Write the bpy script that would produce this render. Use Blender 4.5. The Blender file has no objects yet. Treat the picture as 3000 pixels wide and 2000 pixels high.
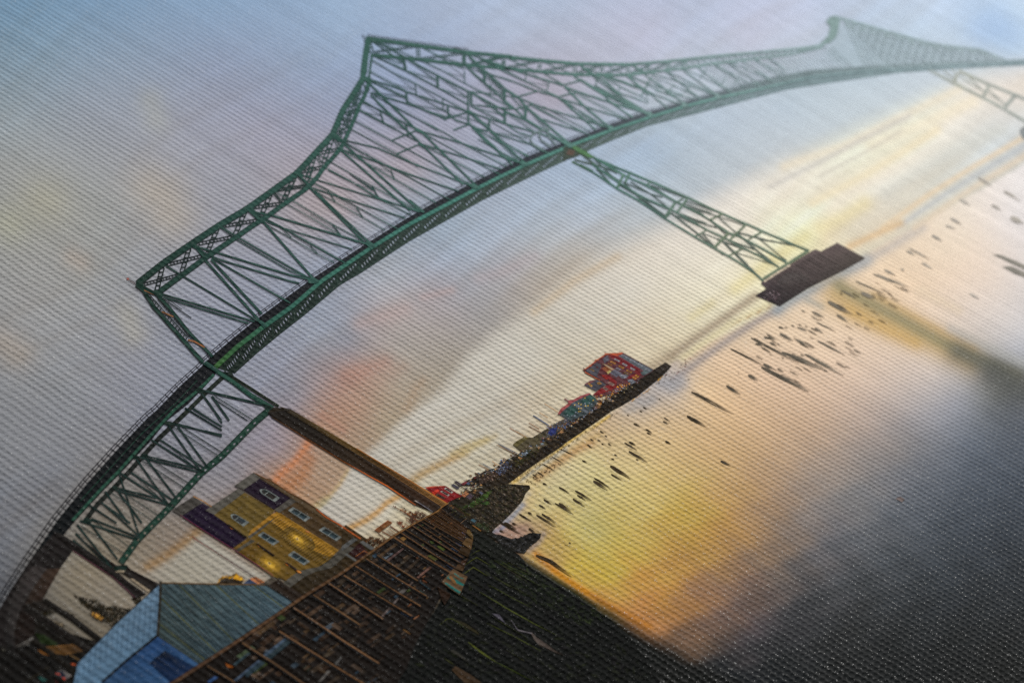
import bpy, math, random
import numpy as np
from mathutils import Vector, Matrix

# A stretched canvas print photographed close up: the canvas lies on a table, its printed side up.
# World axes are the canvas axes: +X = right in the printed picture, +Y = up in it, Z = out of the cloth.
S = bpy.context.scene
COL = S.collection
random.seed(7)
RNG = np.random.default_rng(11)

# ------------------------------------------------------------------ camera
TOP = 0.020                                   # height of the printed face above the table
ELEV, ROLL, AZ, DIST = math.radians(30.56), math.radians(20.0), math.radians(21.45), 0.85
LENS, SENSOR = 85.0, 36.0
fwd_g = Vector((math.cos(AZ), math.sin(AZ), 0))
right_g = Vector((math.sin(AZ), -math.cos(AZ), 0))
view = (fwd_g * math.cos(ELEV) - Vector((0, 0, 1)) * math.sin(ELEV)).normalized()
up_g = right_g.cross(view)
e1 = right_g * math.cos(ROLL) + up_g * math.sin(ROLL)
e2 = -right_g * math.sin(ROLL) + up_g * math.cos(ROLL)
eye = Vector((0, 0, TOP)) - view * DIST
cam = bpy.data.cameras.new('camera')
cam.lens, cam.sensor_width = LENS, SENSOR
cam.clip_start, cam.clip_end = 0.01, 50
cam_ob = bpy.data.objects.new('camera', cam)
COL.objects.link(cam_ob)
M = Matrix.Identity(4)
for i in range(3):
    M[i][0], M[i][1], M[i][2], M[i][3] = e1[i], e2[i], -view[i], eye[i]
cam_ob.matrix_world = M
S.camera = cam_ob
cam.dof.use_dof = True
cam.dof.focus_distance = 0.79
cam.dof.aperture_fstop = 17

# ------------------------------------------------------------------ light
W = bpy.data.worlds.new('World')
S.world = W
W.use_nodes = True
bg = W.node_tree.nodes['Background']
bg.inputs[0].default_value = (0.96, 0.98, 1.0, 1)
bg.inputs[1].default_value = 0.42
key = bpy.data.lights.new('window_light', 'AREA')
key.shape, key.size, key.size_y = 'RECTANGLE', 2.2, 1.6
key.energy = 285
key.color = (1.0, 0.99, 0.975)
key_ob = bpy.data.objects.new('window_light', key)
COL.objects.link(key_ob)
key_ob.location = (4.1, 1.5, 2.6)
key_ob.rotation_euler = (Vector((0.0, 0.0, 0.0)) - key_ob.location).to_track_quat('-Z', 'Y').to_euler()
S.view_settings.view_transform = 'Standard'
S.view_settings.look = 'None'
S.view_settings.gamma = 1
S.view_settings.use_curve_mapping = False
S.view_settings.exposure = 0.0
S.cycles.use_denoising = False
S.cycles.max_bounces = 4

# ------------------------------------------------------------------ print coordinates
# The picture's layout is kept in a 3000 x 2000 drawing grid; crops of that grid have letters.
F = LENS / SENSOR * 3000
REG = {'A': (1000, 50, 4.704), 'B': (1400, 150, 4.704), 'C': (800, 300, 4.704), 'D': (1200, 300, 4.704),
       'E': (350, 600, 4.704), 'F': (700, 500, 4.704), 'G': (450, 900, 4.704), 'H': (150, 1200, 4.704),
       'I': (500, 1350, 4.704), 'J': (750, 1200, 3.92), 'K': (1200, 1350, 4.704), 'L': (1600, 1000, 4.704),
       'M': (0, 1667, 4.704), 'N': (500, 1667, 4.704), 'O': (1000, 1500, 4.704), 'P': (1300, 1600, 3.92),
       'Q': (1650, 380, 3.92), 'R': (2100, 650, 3.92), 'S': (1700, 50, 3.92), 'T': (1350, 1150, 3.92),
       'a': (0, 0, 2.352), 'b': (1000, 0, 2.352), 'c': (2000, 0, 2.352), 'd': (0, 667, 2.352),
       'e': (1000, 667, 2.352), 'f': (2000, 667, 2.352), 'g': (0, 1333, 2.352), 'h': (1000, 1333, 2.352),
       'i': (2000, 1333, 2.352), 'x': (0, 0, 1.0), 'z': (0, 0, 0.784)}


def to_canvas(p):
    """drawing grid -> metres on the canvas face"""
    d = view * F + e1 * (p[0] - 1500) - e2 * (p[1] - 1000)
    t = (TOP - eye.z) / d.z
    q = eye + d * t
    return q.x, q.y


def parse(s):
    """'A470,360 830,560 w26 #rrggbb' -> (points, width, colour), all in drawing grid units"""
    pts, w, col, r = [], None, None, None
    for t in s.split():
        if t[0] == '#':
            col = t
        elif t[0] == 'w':
            w = float(t[1:]) / r[2]
        else:
            if t[0].isalpha():
                r = REG[t[0]]; t = t[1:]
            x, y = t.split(',')
            pts.append((r[0] + float(x) / r[2], r[1] + float(y) / r[2]))
    return pts, w, col


def rows(s):
    return [parse(l) for l in s.replace(';', '\n').split('\n') if l.strip()]


def lin(h):
    """#rrggbb -> linear rgb array"""
    if not isinstance(h, str):
        return np.array(h, float)
    c = np.array([int(h[i:i + 2], 16) for i in (1, 3, 5)]) / 255.0
    return np.where(c <= 0.04045, c / 12.92, ((c + 0.055) / 1.055) ** 2.4)


def mix(a, b, t):
    return lin(a) * (1 - t) + lin(b) * t


# ------------------------------------------------------------------ ink materials
def weave_group():
    g = bpy.data.node_groups.new('canvas_weave', 'ShaderNodeTree')
    g.interface.new_socket('Height', in_out='OUTPUT', socket_type='NodeSocketFloat')
    g.interface.new_socket('Speck', in_out='OUTPUT', socket_type='NodeSocketFloat')
    g.interface.new_socket('Crown', in_out='OUTPUT', socket_type='NodeSocketFloat')
    n, l = g.nodes, g.links
    out = n.new('NodeGroupOutput')
    geo = n.new('ShaderNodeNewGeometry')

    def math_(op, a, b=None, c=None):
        m = n.new('ShaderNodeMath'); m.operation = op
        for i, v in enumerate((a, b, c)):
            if v is None:
                continue
            if isinstance(v, (int, float)):
                m.inputs[i].default_value = v
            else:
                l.new(v, m.inputs[i])
        return m.outputs[0]

    def noise(scale, detail=2.0, stretch=None):
        t = n.new('ShaderNodeTexNoise'); t.noise_dimensions = '2D'
        t.inputs['Scale'].default_value = scale; t.inputs['Detail'].default_value = detail
        v = geo.outputs['Position']
        if stretch:
            mp = n.new('ShaderNodeMapping'); mp.inputs['Scale'].default_value = stretch
            l.new(v, mp.inputs['Vector']); v = mp.outputs[0]
        l.new(v, t.inputs['Vector'])
        return t.outputs['Fac']

    sep = n.new('ShaderNodeSeparateXYZ'); l.new(geo.outputs['Position'], sep.inputs[0])
    wob_u = math_('MULTIPLY_ADD', noise(70, 3), 0.7, -0.35)
    wob_v = math_('MULTIPLY_ADD', noise(110, 2, (1, 1.3, 1)), 0.7, -0.35)
    u = math_('ADD', math_('MULTIPLY', sep.outputs[0], 1 / PITCH_U), wob_u)
    v = math_('ADD', math_('MULTIPLY', sep.outputs[1], 1 / PITCH_V), wob_v)
    cu = math_('COSINE', math_('MULTIPLY', u, 2 * math.pi))
    odd = math_('FLOORED_MODULO', math_('ROUND', math_('ADD', u, 0.5)), 2.0)
    cv = math_('COSINE', math_('ADD', math_('MULTIPLY', v, 2 * math.pi), math_('MULTIPLY', odd, math.pi)))
    body = math_('ADD', math_('MULTIPLY', cu, 0.30), math_('MULTIPLY', cv, math_('MULTIPLY_ADD', cu, -0.12, 0.15)))
    thick = math_('MULTIPLY_ADD', noise(60, 2, (1, 0.15, 1)), 0.9, 0.5)
    body = math_('MULTIPLY', body, thick)
    fibre = math_('MULTIPLY', noise(1500, 2), 0.55)
    fibre2 = math_('MULTIPLY', noise(480, 2), 0.5)
    l.new(math_('ADD', math_('ADD', body, fibre), fibre2), out.inputs['Height'])
    vo = n.new('ShaderNodeTexVoronoi'); vo.voronoi_dimensions = '2D'; vo.feature = 'F1'
    vo.inputs['Scale'].default_value = 3000
    l.new(geo.outputs['Position'], vo.inputs['Vector'])
    rnd = n.new('ShaderNodeSeparateColor'); l.new(vo.outputs['Color'], rnd.inputs[0])
    pick = math_('GREATER_THAN', rnd.outputs[0], 0.955)
    near = math_('LESS_THAN', vo.outputs['Distance'], 0.42)
    ridge = math_('GREATER_THAN', cu, -0.25)
    l.new(math_('MULTIPLY', math_('MULTIPLY', pick, near), math_('MULTIPLY', ridge, rnd.outputs[1])), out.inputs['Speck'])
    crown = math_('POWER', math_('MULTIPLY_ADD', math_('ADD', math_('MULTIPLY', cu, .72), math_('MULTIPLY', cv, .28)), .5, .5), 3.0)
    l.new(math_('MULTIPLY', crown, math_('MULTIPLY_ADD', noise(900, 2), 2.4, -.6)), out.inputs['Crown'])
    return g


PITCH_U, PITCH_V = 0.0030, 0.0019
WEAVE = weave_group()


def ink(name, mottle, scale, stretch=(1, 1, 1), sheen=.012, specks=.24):
    """printed cloth: ink colour from the print, mottled; woven relief; crown sheen and speck glints painted pale into the colour"""
    m = bpy.data.materials.new(name); m.use_nodes = True
    n, l = m.node_tree.nodes, m.node_tree.links
    b = n['Principled BSDF']
    at = n.new('ShaderNodeAttribute'); at.attribute_name = 'ink'
    geo = n.new('ShaderNodeNewGeometry')
    mp = n.new('ShaderNodeMapping'); mp.inputs['Scale'].default_value = stretch
    no = n.new('ShaderNodeTexNoise'); no.inputs['Scale'].default_value = scale; no.inputs['Detail'].default_value = 4
    l.new(geo.outputs['Position'], mp.inputs[0]); l.new(mp.outputs[0], no.inputs['Vector'])
    ma = n.new('ShaderNodeMapRange')
    ma.inputs['From Min'].default_value, ma.inputs['From Max'].default_value = 0.3, 0.7
    ma.inputs['To Min'].default_value, ma.inputs['To Max'].default_value = 1 - mottle, 1 + mottle
    l.new(no.outputs['Fac'], ma.inputs['Value'])
    slub = n.new('ShaderNodeTexNoise'); slub.inputs['Scale'].default_value = 230; slub.inputs['Detail'].default_value = 3
    sm = n.new('ShaderNodeMapping'); sm.inputs['Scale'].default_value = (1, 0.045, 1)
    l.new(geo.outputs['Position'], sm.inputs[0]); l.new(sm.outputs[0], slub.inputs['Vector'])
    sr = n.new('ShaderNodeMapRange')
    sr.inputs['From Min'].default_value, sr.inputs['From Max'].default_value = 0.25, 0.75
    sr.inputs['To Min'].default_value, sr.inputs['To Max'].default_value = 0.925, 1.075
    l.new(slub.outputs['Fac'], sr.inputs['Value'])
    both = n.new('ShaderNodeMath'); both.operation = 'MULTIPLY'
    l.new(ma.outputs[0], both.inputs[0]); l.new(sr.outputs[0], both.inputs[1])
    hs = n.new('ShaderNodeVectorMath'); hs.operation = 'SCALE'
    l.new(at.outputs['Color'], hs.inputs[0]); l.new(both.outputs[0], hs.inputs['Scale'])
    w = n.new('ShaderNodeGroup'); w.node_tree = WEAVE
    mx = n.new('ShaderNodeMix'); mx.data_type = 'RGBA'
    sp = n.new('ShaderNodeMath'); sp.operation = 'MULTIPLY'; sp.inputs[1].default_value = specks  # specks are painted glints, mixed pale over the ink
    cr = n.new('ShaderNodeMath'); cr.operation = 'MULTIPLY_ADD'; cr.inputs[1].default_value = sheen   # sheen on thread crowns, painted into the colour
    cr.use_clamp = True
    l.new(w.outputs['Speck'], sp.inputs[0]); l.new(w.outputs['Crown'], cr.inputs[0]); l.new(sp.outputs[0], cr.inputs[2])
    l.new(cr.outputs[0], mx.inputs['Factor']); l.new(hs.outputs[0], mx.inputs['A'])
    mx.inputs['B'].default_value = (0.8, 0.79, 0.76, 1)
    l.new(mx.outputs['Result'], b.inputs['Base Color'])
    bu = n.new('ShaderNodeBump'); bu.inputs['Distance'].default_value = 0.00040; bu.inputs['Strength'].default_value = 1.0
    l.new(w.outputs['Height'], bu.inputs['Height']); l.new(bu.outputs[0], b.inputs['Normal'])
    b.inputs['Roughness'].default_value = 0.55
    b.inputs['Specular IOR Level'].default_value = 0.008
    return m


INK = {'sky': ink('ink_sky_and_water', 0.03, 260, sheen=.075, specks=.8), 'steel': ink('ink_painted_steel', 0.16, 220),
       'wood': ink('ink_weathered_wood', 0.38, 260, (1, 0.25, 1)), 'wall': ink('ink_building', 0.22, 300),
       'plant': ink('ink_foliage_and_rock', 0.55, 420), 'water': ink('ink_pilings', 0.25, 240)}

# ------------------------------------------------------------------ ink shapes
ROOT = bpy.data.objects.new('canvas_print', None)
COL.objects.link(ROOT)
ROOT['label'] = 'stretched canvas print of a green steel bridge over a sunset river'
ROOT['category'] = 'canvas print'
STEP = 2.0e-5                                  # each inked layer lies a hair above the one below


def part(name, label=None, parent=None):
    o = bpy.data.objects.new(name, None)
    COL.objects.link(o); o.parent = parent or ROOT
    o.empty_display_size = 0.01
    if label:
        o['label'] = label
    return o


class Ink:
    """collects flat inked shapes and links them as one mesh"""
    def __init__(s):
        s.v, s.f, s.c, s.z = [], [], [], []

    def poly(s, pts, col):
        k = len(s.v)
        s.v += list(pts)
        s.z += [random.random()] * len(pts)
        cols = col if isinstance(col, list) else [col] * len(pts)
        s.c += [lin(c) for c in cols]
        s.f.append(tuple(range(k, k + len(pts))))
        return s

    def strip(s, pts, w, col, edge=None, taper=None):
        """a line of ink of width w along pts; edge = colour of its two rims"""
        n = len(pts)
        P = [np.array(p, float) for p in pts]
        prof = [(-.5, edge), (-.26, col), (.26, col), (.5, edge)] if edge is not None else [(-.5, col), (.5, col)]
        k = len(s.v); m = len(prof); zz = random.random()
        for i in range(n):
            a = P[max(i - 1, 0)]; b = P[min(i + 1, n - 1)]
            t = b - a; t = t / (np.hypot(*t) + 1e-9)
            nn = np.array([-t[1], t[0]])
            if 0 < i < n - 1:
                t0 = P[i] - a; t0 /= np.hypot(*t0) + 1e-9
                c = max(0.5, abs(t0 @ t)); nn = nn / c
            ww = w if taper is None else w * taper[i]
            for o, c in prof:
                q = P[i] + nn * ww * o
                s.v.append((q[0], q[1])); s.z.append(zz); s.c.append(lin(c(P[i][0]) if callable(c) else c))
        for i in range(n - 1):
            for j in range(m - 1):
                a = k + i * m + j
                s.f.append((a, a + 1, a + m + 1, a + m))
        return s

    def laced(s, p0, p1, w, col, dark=None, rung=None):
        """a laced bar: two rails and rungs with open gaps"""
        a, b = np.array(p0, float), np.array(p1, float)
        L = np.hypot(*(b - a)); t = (b - a) / L; nn = np.array([-t[1], t[0]])
        for q in (-.42, .42):
            s.strip([a + nn * w * q, b + nn * w * q], w * .26, col)
        k = max(2, int(L / (w * (rung or 1.0))))
        for i in range(k + 1):
            c = a + t * L * i / k
            s.strip([c - nn * w * .4 - t * w * .12, c + nn * w * .4 + t * w * .12], w * .24, col)
        return s

    def build(s, name, mat, parent, layer, kind=None, label=None):
        me = bpy.data.meshes.new(name)
        z = TOP + layer * STEP
        s.z += [random.random()] * (1 if len(s.z) < len(s.v) else 0)
        s.z += [s.z[-1]] * (len(s.v) - len(s.z))
        vs = [(*to_canvas(p), z + h * STEP * .9) for p, h in zip(s.v, s.z)]
        me.from_pydata(vs, [], s.f)
        at = me.attributes.new('ink', 'FLOAT_COLOR', 'POINT')
        C = np.array(s.c)
        g = C @ np.array([.2126, .7152, .0722])
        C = g[:, None] + (C - g[:, None]) * {'steel': .84, 'wall': .93}.get(mat, 1.0)      # ink gamut
        buf = np.ones((len(vs), 4), np.float32); buf[:, :3] = C
        at.data.foreach_set('color', buf.ravel())
        me.materials.append(INK[mat])
        me.update()
        # ink faces outward
        if me.polygons and sum(p.normal.z for p in me.polygons) < 0:
            me.flip_normals()
        o = bpy.data.objects.new(name, me)
        COL.objects.link(o); o.parent = parent
        if kind:
            o['kind'] = kind
        if label:
            o['label'] = label
        return o


def shape(name, mat, parent, layer, s, col=None, label=None):
    """one polygon written as text"""
    p, w, c = parse(s)
    return Ink().poly(p, col or c).build(name, mat, parent, layer, label=label)


def lerp_table(tab, x):
    xs = [t[0] for t in tab]
    cs = np.array([lin(t[1]) for t in tab])
    return np.array([np.interp(x, xs, cs[:, i]) for i in range(3)])


def steel(x):
    return lerp_table([(150, '#102019'), (420, '#17352b'), (700, '#1e463d'), (1100, '#2b594f'), (1500, '#3c6c62'),
                       (1800, '#5b877f'), (2050, '#7b9c9a'), (2350, '#8fabae'), (3000, '#9fb4ba')], x)


def steel_dark(x):
    return lerp_table([(150, '#0a1112'), (420, '#14211f'), (700, '#1a302d'), (1100, '#274a46'), (1500, '#38605a'),
                       (1800, '#4d746d'), (2050, '#6c8d8b'), (2350, '#86a2a5'), (3000, '#97adb4')], x)

# ------------------------------------------------------------------ setting and the cloth itself
def bevel_box(name, x0, x1, y0, y1, z0, z1, mat, parent=None):
    b = 0.0012
    vs, fs = [], []
    for z, k in ((z0, b), (z0 + b, 0), (z1 - b, 0), (z1, b)):
        vs += [(x0 + k, y0 + k, z), (x1 - k, y0 + k, z), (x1 - k, y1 - k, z), (x0 + k, y1 - k, z)]
    fs.append((3, 2, 1, 0)); fs.append((12, 13, 14, 15))
    for r in range(3):
        for i in range(4):
            j = (i + 1) % 4
            fs.append((r * 4 + i, r * 4 + j, r * 4 + 4 + j, r * 4 + 4 + i))
    me = bpy.data.meshes.new(name); me.from_pydata(vs, [], fs); me.materials.append(mat); me.update()
    o = bpy.data.objects.new(name, me); COL.objects.link(o); o.parent = parent
    return o


def plain(name, col, col2, scale, stretch, rough):
    m = bpy.data.materials.new(name); m.use_nodes = True
    n, l = m.node_tree.nodes, m.node_tree.links
    g = n.new('ShaderNodeNewGeometry'); mp = n.new('ShaderNodeMapping'); mp.inputs['Scale'].default_value = stretch
    t = n.new('ShaderNodeTexNoise'); t.inputs['Scale'].default_value = scale; t.inputs['Detail'].default_value = 5
    r = n.new('ShaderNodeValToRGB')
    r.color_ramp.elements[0].color = (*lin(col), 1); r.color_ramp.elements[1].color = (*lin(col2), 1)
    r.color_ramp.elements[0].position, r.color_ramp.elements[1].position = .3, .7
    l.new(g.outputs['Position'], mp.inputs[0]); l.new(mp.outputs[0], t.inputs['Vector'])
    l.new(t.outputs['Fac'], r.inputs[0]); l.new(r.outputs[0], n['Principled BSDF'].inputs['Base Color'])
    n['Principled BSDF'].inputs['Roughness'].default_value = rough
    return m


corners = [to_canvas(p) for p in ((-60, -60), (3060, -60), (3060, 2060), (-60, 2060))]
X0, X1 = min(c[0] for c in corners) - .02, max(c[0] for c in corners) + .02
Y0, Y1 = min(c[1] for c in corners) - .02, max(c[1] for c in corners) + .02
pine = plain('pine_wood', '#b08f62', '#c9ab7c', 30, (1, 8, 1), .6)
tab = bevel_box('table_top', X0 - .5, X1 + .5, Y0 - .5, Y1 + .5, -.03, 0.0, plain('table_paint', '#6f6a64', '#7d7871', 14, (1, 1, 1), .5))
tab['kind'] = 'structure'
cx, cy = (X0 + X1) / 2, (Y0 + Y1) / 2
T_ = TOP - .0012
bevel_box('stretcher_bar', X0 + .002, X1 - .002, Y0 + .002, Y0 + .042, 0, T_, pine, ROOT)
bevel_box('stretcher_bar', X0 + .002, X1 - .002, Y1 - .042, Y1 - .002, 0, T_, pine, ROOT)
bevel_box('stretcher_bar', X0 + .002, X0 + .042, Y0 + .044, Y1 - .044, 0, T_, pine, ROOT)
bevel_box('stretcher_bar', X1 - .042, X1 - .002, Y0 + .044, Y1 - .044, 0, T_, pine, ROOT)

# ---- colours of the printed sky and water, read at points of the drawing grid
SKY_A = '''25,25 #7390a8;320,12 #7f9ab5;640,12 #8aa3bf;890,25 #93a9c4;1275,25 #a5b3cb;1660,25 #adb8cd;2040,25 #b4bdd2;2420,12 #bcc6da
2740,25 #c0cfe2;2970,25 #bdd0e4;2920,90 #a6c0df;2980,140 #b9cde2;2800,130 #c0cfde;130,150 #8399ab;380,165 #8d9db0;640,190 #929db3;890,190 #94a3bb
1000,75 #99aec8;0,320 #8f9aa1;255,320 #969da8;510,360 #9a9da9;765,380 #9d9dac;955,330 #979db2;0,490 #9a9c9b;300,610 #9a9b99;715,550 #9b9ba4
255,790 #9a9a98;64,890 #989796;190,1150 #8d8f93;100,1220 #85868a;380,1080 #8e8f97;510,1150 #8c8f9a;445,1275 #868893;75,1340 #85868a;50,1530 #75767b
25,1660 #646569;640,800 #9597a3;560,900 #8f929e;760,820 #9296a4;900,640 #a49b9f;1000,620 #a89da0;1000,720 #949bab;870,760 #959aa8
1100,480 #a49ea9;1200,500 #a59da6;1180,640 #97a3b3;1300,620 #9aa7b6;1150,300 #959fb8;1250,200 #9aa5bd;1350,260 #a2a6bb;1500,280 #a6a5b7
1620,300 #aba6b4;1600,430 #a2b0c4;1750,400 #a9b7c8;1850,330 #b0bac8;1950,300 #b6c1cc;2100,270 #bac6d2;2300,230 #b9c6d0;2500,180 #b4c3cf
1300,110 #a3b1c9;1500,100 #aeb8cc;1700,100 #b5bacc;1900,120 #bbbdd0;2200,120 #c0c3d4;2350,80 #c2c9db;2700,80 #bfcfe0
2100,350 #b7c4d2;2300,320 #bcc9d5;2500,270 #c3cfd8;2700,240 #c6d0d8;2900,200 #cbd3d8;1900,430 #a9b9cb;1750,500 #a9b9cc;1900,560 #b3bfca;2100,480 #bcc5cd;2300,430 #c5ccd1
1127,795 #a5aab2;1298,752 #a0a8b5;1383,731 #a7b0bd;1553,680 #adb5bf;1723,650 #b4bbc4;1850,640 #b9bec2;1127,930 #aca09e;1276,858 #a7a0a4;1489,782 #aba9ad;1383,846 #a4a3a8
1340,922 #a59f9f;1170,1007 #a7a09a;1574,830 #b3aaa0;1700,770 #bbb2a6;1425,930 #a19d9b;1330,1020 #a0988f;1127,1100 #a8988a;1043,1092 #a9897c;1021,1177 #a98775;1085,1241 #a68f7b
1213,1113 #a69a8b;1021,1007 #8f8f98;1043,943 #9a989f;940,1000 #94969f;800,1060 #8e909c;860,1150 #8f8d97;788,1277 #8f868d;814,1322 #93868a;890,1315 #a4887b;827,1400 #ac8468;903,1353 #a3907f;941,1404 #a48973
954,1238 #a8856f;1031,1264 #a38a76;1107,1238 #a59580;700,1400 #857e80;723,1359 #8b8284;510,1418 #837f80;638,1450 #8a8180;383,1354 #85817f;298,1546 #7e7568;425,1524 #80776c;468,1588 #85796c;553,1503 #8a8079
43,1376 #7e7f83;128,1439 #75767b;20,1740 #55565a;191,1397 #7a7b80;255,1673 #857a68;298,1737 #80776a;191,1716 #7a7162;400,1720 #8a8071;300,1830 #6f6658;560,1240 #8b8d97;700,1180 #8e8f99'''
SKY_B = '''3000,220 #e6d6c3;2950,240 #e6d8c8;2800,310 #e9dcc8;2700,380 #ecdfc7;2600,440 #ebdcc2;2500,500 #e6d8be;2400,540 #e1d4bd;2300,570 #ddd1bc;2900,450 #c9cfce;2980,420 #c6cccd;2950,520 #d2d0c6
2750,520 #cfcdc0;2600,580 #d6cfbd;2150,620 #d8cfbf;2250,620 #e2d4bb;2000,700 #d2c8b8;2400,640 #e3d8b8;2361,690 #e8dbaa;2255,769 #e2d6a8;2149,850 #d9cfae;2064,897 #d3c9a8
2500,640 #d5cbb4;2600,660 #d9cbb0;2450,700 #d9cba8;2200,700 #d9cfb6;2100,760 #d6ccb5;1850,858 #cbc3b2;1723,922 #c3bbaa;1553,1050 #bdb6a6;1850,760 #cdc2b0;1425,1135 #b9b1a0
1255,1241 #b5ad9d;1468,1220 #b7ae9c;1574,960 #bfb6a4;1702,860 #c6bcaa;1005,1455 #b3aa9a;1082,1442 #b3ab9a;1005,1530 #b0a797;1133,1506 #b5ac98;1158,1302 #b3ab9a;1260,1315 #b5ad9b;1184,1366 #b4ab99
1300,1400 #b8ad92;1420,1330 #b5aa8e;1550,1230 #bba98a;1650,1130 #c0b192;1760,1040 #c6b89b;1900,960 #cbbb9c;1100,1570 #b3a07a;1180,1500 #b8a983
638,1631 #a29a88;553,1673 #9c937f;700,1640 #a39a8a;770,1680 #9d9483;450,1700 #958b7a'''
WATER = '''2043,1135 #c9ae87;2128,1050 #ccb08c;2255,1092 #c9ad8d;2383,1007 #d0b795;2468,1135 #c2a98e;2638,837 #d9bf9a;2765,795 #d9c3a5;2893,795 #d4c3ad;2850,901 #cdbfad;2957,965 #bdb8b0
2978,1029 #a9abac;2808,1177 #8b8d90;2935,1135 #62635c;2978,1177 #575b60;2680,1220 #8f8b88;2553,1220 #a39384;2383,1262 #ad9376;2213,1262 #b99b74;2043,1305 #b89c72;2638,1305 #78736f;2850,1305 #565e68;2723,1092 #bdb0a1
2043,1376 #b49a6c;2021,1503 #a88f4f;2128,1546 #a37f4e;2255,1461 #94795c;2383,1461 #80756b;2510,1461 #6d6b69;2638,1418 #616469;2808,1418 #48505a;2978,1418 #3c4550;2425,1588 #5c5a5c;2298,1631 #6c5d50
2128,1673 #83664a;2043,1716 #8a6849;2170,1801 #54484a;2064,1843 #6d523f;2340,1758 #3b3a3c;2553,1673 #3d4145;2765,1673 #2d343b;2978,1673 #262c32;2510,1843 #242627;2850,1886 #1c1f20;2255,1928 #1f2123
2043,1971 #1a1d1f;2978,1971 #191b1a;2425,1971 #191b1b;1733,1354 #b7ab80;1860,1380 #bba97c;1911,1227 #bca480;1758,1265 #b29a76;1605,1405 #b3a780;1656,1482 #b5a779;1733,1456 #b3a677;1886,1482 #b2a06c
1876,1181 #a89c8e;1961,1128 #a79e95;1683,1651 #b09a50;1810,1651 #a99453;1861,1753 #a67c4a;1887,1817 #9c6f47;1978,1758 #98703f;1519,1541 #9a8068;1487,1563 #937668;1561,1509 #a39168
1600,1590 #a88f5a;1760,1560 #ad9a5e;1950,1620 #a58550;2950,650 #d3ccc2;2980,520 #d4cfc6;2850,700 #d8c8b0;2650,730 #d6c2a2;2300,960 #cdb592;2150,960 #c5b191;1700,1330 #bcab80;1650,1380 #b9ad86;1550,1430 #b9a878'''
X_ = lambda s: np.array([[float(v) for v in t.split()[0].split(',')] for t in s.replace(';', '\n').split('\n')])
C_ = lambda s: np.array([lin(t.split()[1]) for t in s.replace(';', '\n').split('\n')])


def field(txt, Q):
    """smooth blend of the colour points over positions Q"""
    X, C = X_(txt), np.sqrt(C_(txt))
    n = len(X)
    K = np.sqrt(((X[:, None] - X[None]) ** 2).sum(-1) + 25 ** 2)
    A = np.zeros((n + 1, n + 1)); A[:n, :n] = K - np.eye(n) * 12; A[:n, n] = 1; A[n, :n] = 1
    sol = np.linalg.solve(A, np.vstack([C, np.zeros((1, 3))]))
    out = np.zeros((len(Q), 3), np.float32)
    for i in range(0, len(Q), 40000):
        q = Q[i:i + 40000]
        D = np.sqrt(((q[:, None] - X[None]) ** 2).sum(-1) + 25 ** 2)
        out[i:i + 40000] = D @ sol[:n] + sol[n]
    return np.clip(out, .05, .93) ** 2


def seg_dist(Q, pts, closed=False):
    d = np.full(len(Q), 1e9)
    P = np.array(pts, float)
    n = len(P)
    for i in range(n if closed else n - 1):
        a, b = P[i], P[(i + 1) % n]
        ab = b - a
        t = np.clip(((Q - a) @ ab) / (ab @ ab + 1e-9), 0, 1)
        d = np.minimum(d, np.hypot(*(Q - a - t[:, None] * ab).T))
    return d


def inside(Q, pts):
    P = np.array(pts, float); r = np.zeros(len(Q), bool); n = len(P)
    for i in range(n):
        (xa, ya), (xb, yb) = P[i], P[(i + 1) % n]
        c = ((ya > Q[:, 1]) != (yb > Q[:, 1])) & (Q[:, 0] < (xb - xa) * (Q[:, 1] - ya) / (yb - ya + 1e-12) + xa)
        r ^= c
    return r


def soft_mask(Q, pts, soft):
    d = seg_dist(Q, pts, True) * np.where(inside(Q, pts), 1, -1)
    t = np.clip(d / (2 * soft) + .5, 0, 1)
    return t * t * (3 - 2 * t)


NU, NV = 640, 600
gx, gy = np.meshgrid(np.linspace(X0, X1, NU), np.linspace(Y0, Y1, NV))
V3 = np.stack([gx.ravel(), gy.ravel(), np.full(gx.size, TOP)], 1)
rel = V3 - np.array(eye)
den = rel @ np.array(view)
PX = np.stack([1500 + F * (rel @ np.array(e1)) / den, 1000 - F * (rel @ np.array(e2)) / den], 1)
Q = np.stack([np.clip(PX[:, 0], -120, 3120), np.clip(PX[:, 1], -120, 2120)], 1)
# wavering of the printed edges
wav = np.stack([np.sin(Q[:, 1] / 37 + np.sin(Q[:, 0] / 51) * 2) + .6 * np.sin(Q[:, 0] / 17 + Q[:, 1] / 23),
                np.sin(Q[:, 0] / 41 + np.sin(Q[:, 1] / 47) * 2) + .6 * np.sin(Q[:, 1] / 19 - Q[:, 0] / 29)], 1)
Qw = Q + wav * 1.2
IMG = field(SKY_A, Q)
LIGHT_SKY = [(780, 1560), (926, 1493), (954, 1463), (992, 1422), (1018, 1376), (1076, 1328), (1120, 1289), (1158, 1251), (1204, 1207), (1298, 1135),
             (1374, 1040), (1468, 965), (1680, 816), (1850, 715), (1969, 655), (2071, 592), (2250, 502), (2400, 440), (2553, 375),
             (2808, 258), (3200, 150), (3200, 900), (1500, 1700), (780, 1700)]
skb = field(SKY_B, Q)
grey = skb.mean(1, keepdims=True)
skb = np.clip((grey + (skb - grey) * .74) * np.interp(Q[:, 0], [600, 1100, 1650, 2150, 2500, 3000], [1.08, 1.2, 1.17, 1.27, 1.22, 1.06])[:, None], 0, .86)
m = soft_mask(Qw, LIGHT_SKY, np.interp(Q[:, 0], [900, 1250, 1700, 2600], [11, 26, 52, 60]))[:, None]
IMG = IMG * (1 - m) + skb * m
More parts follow.
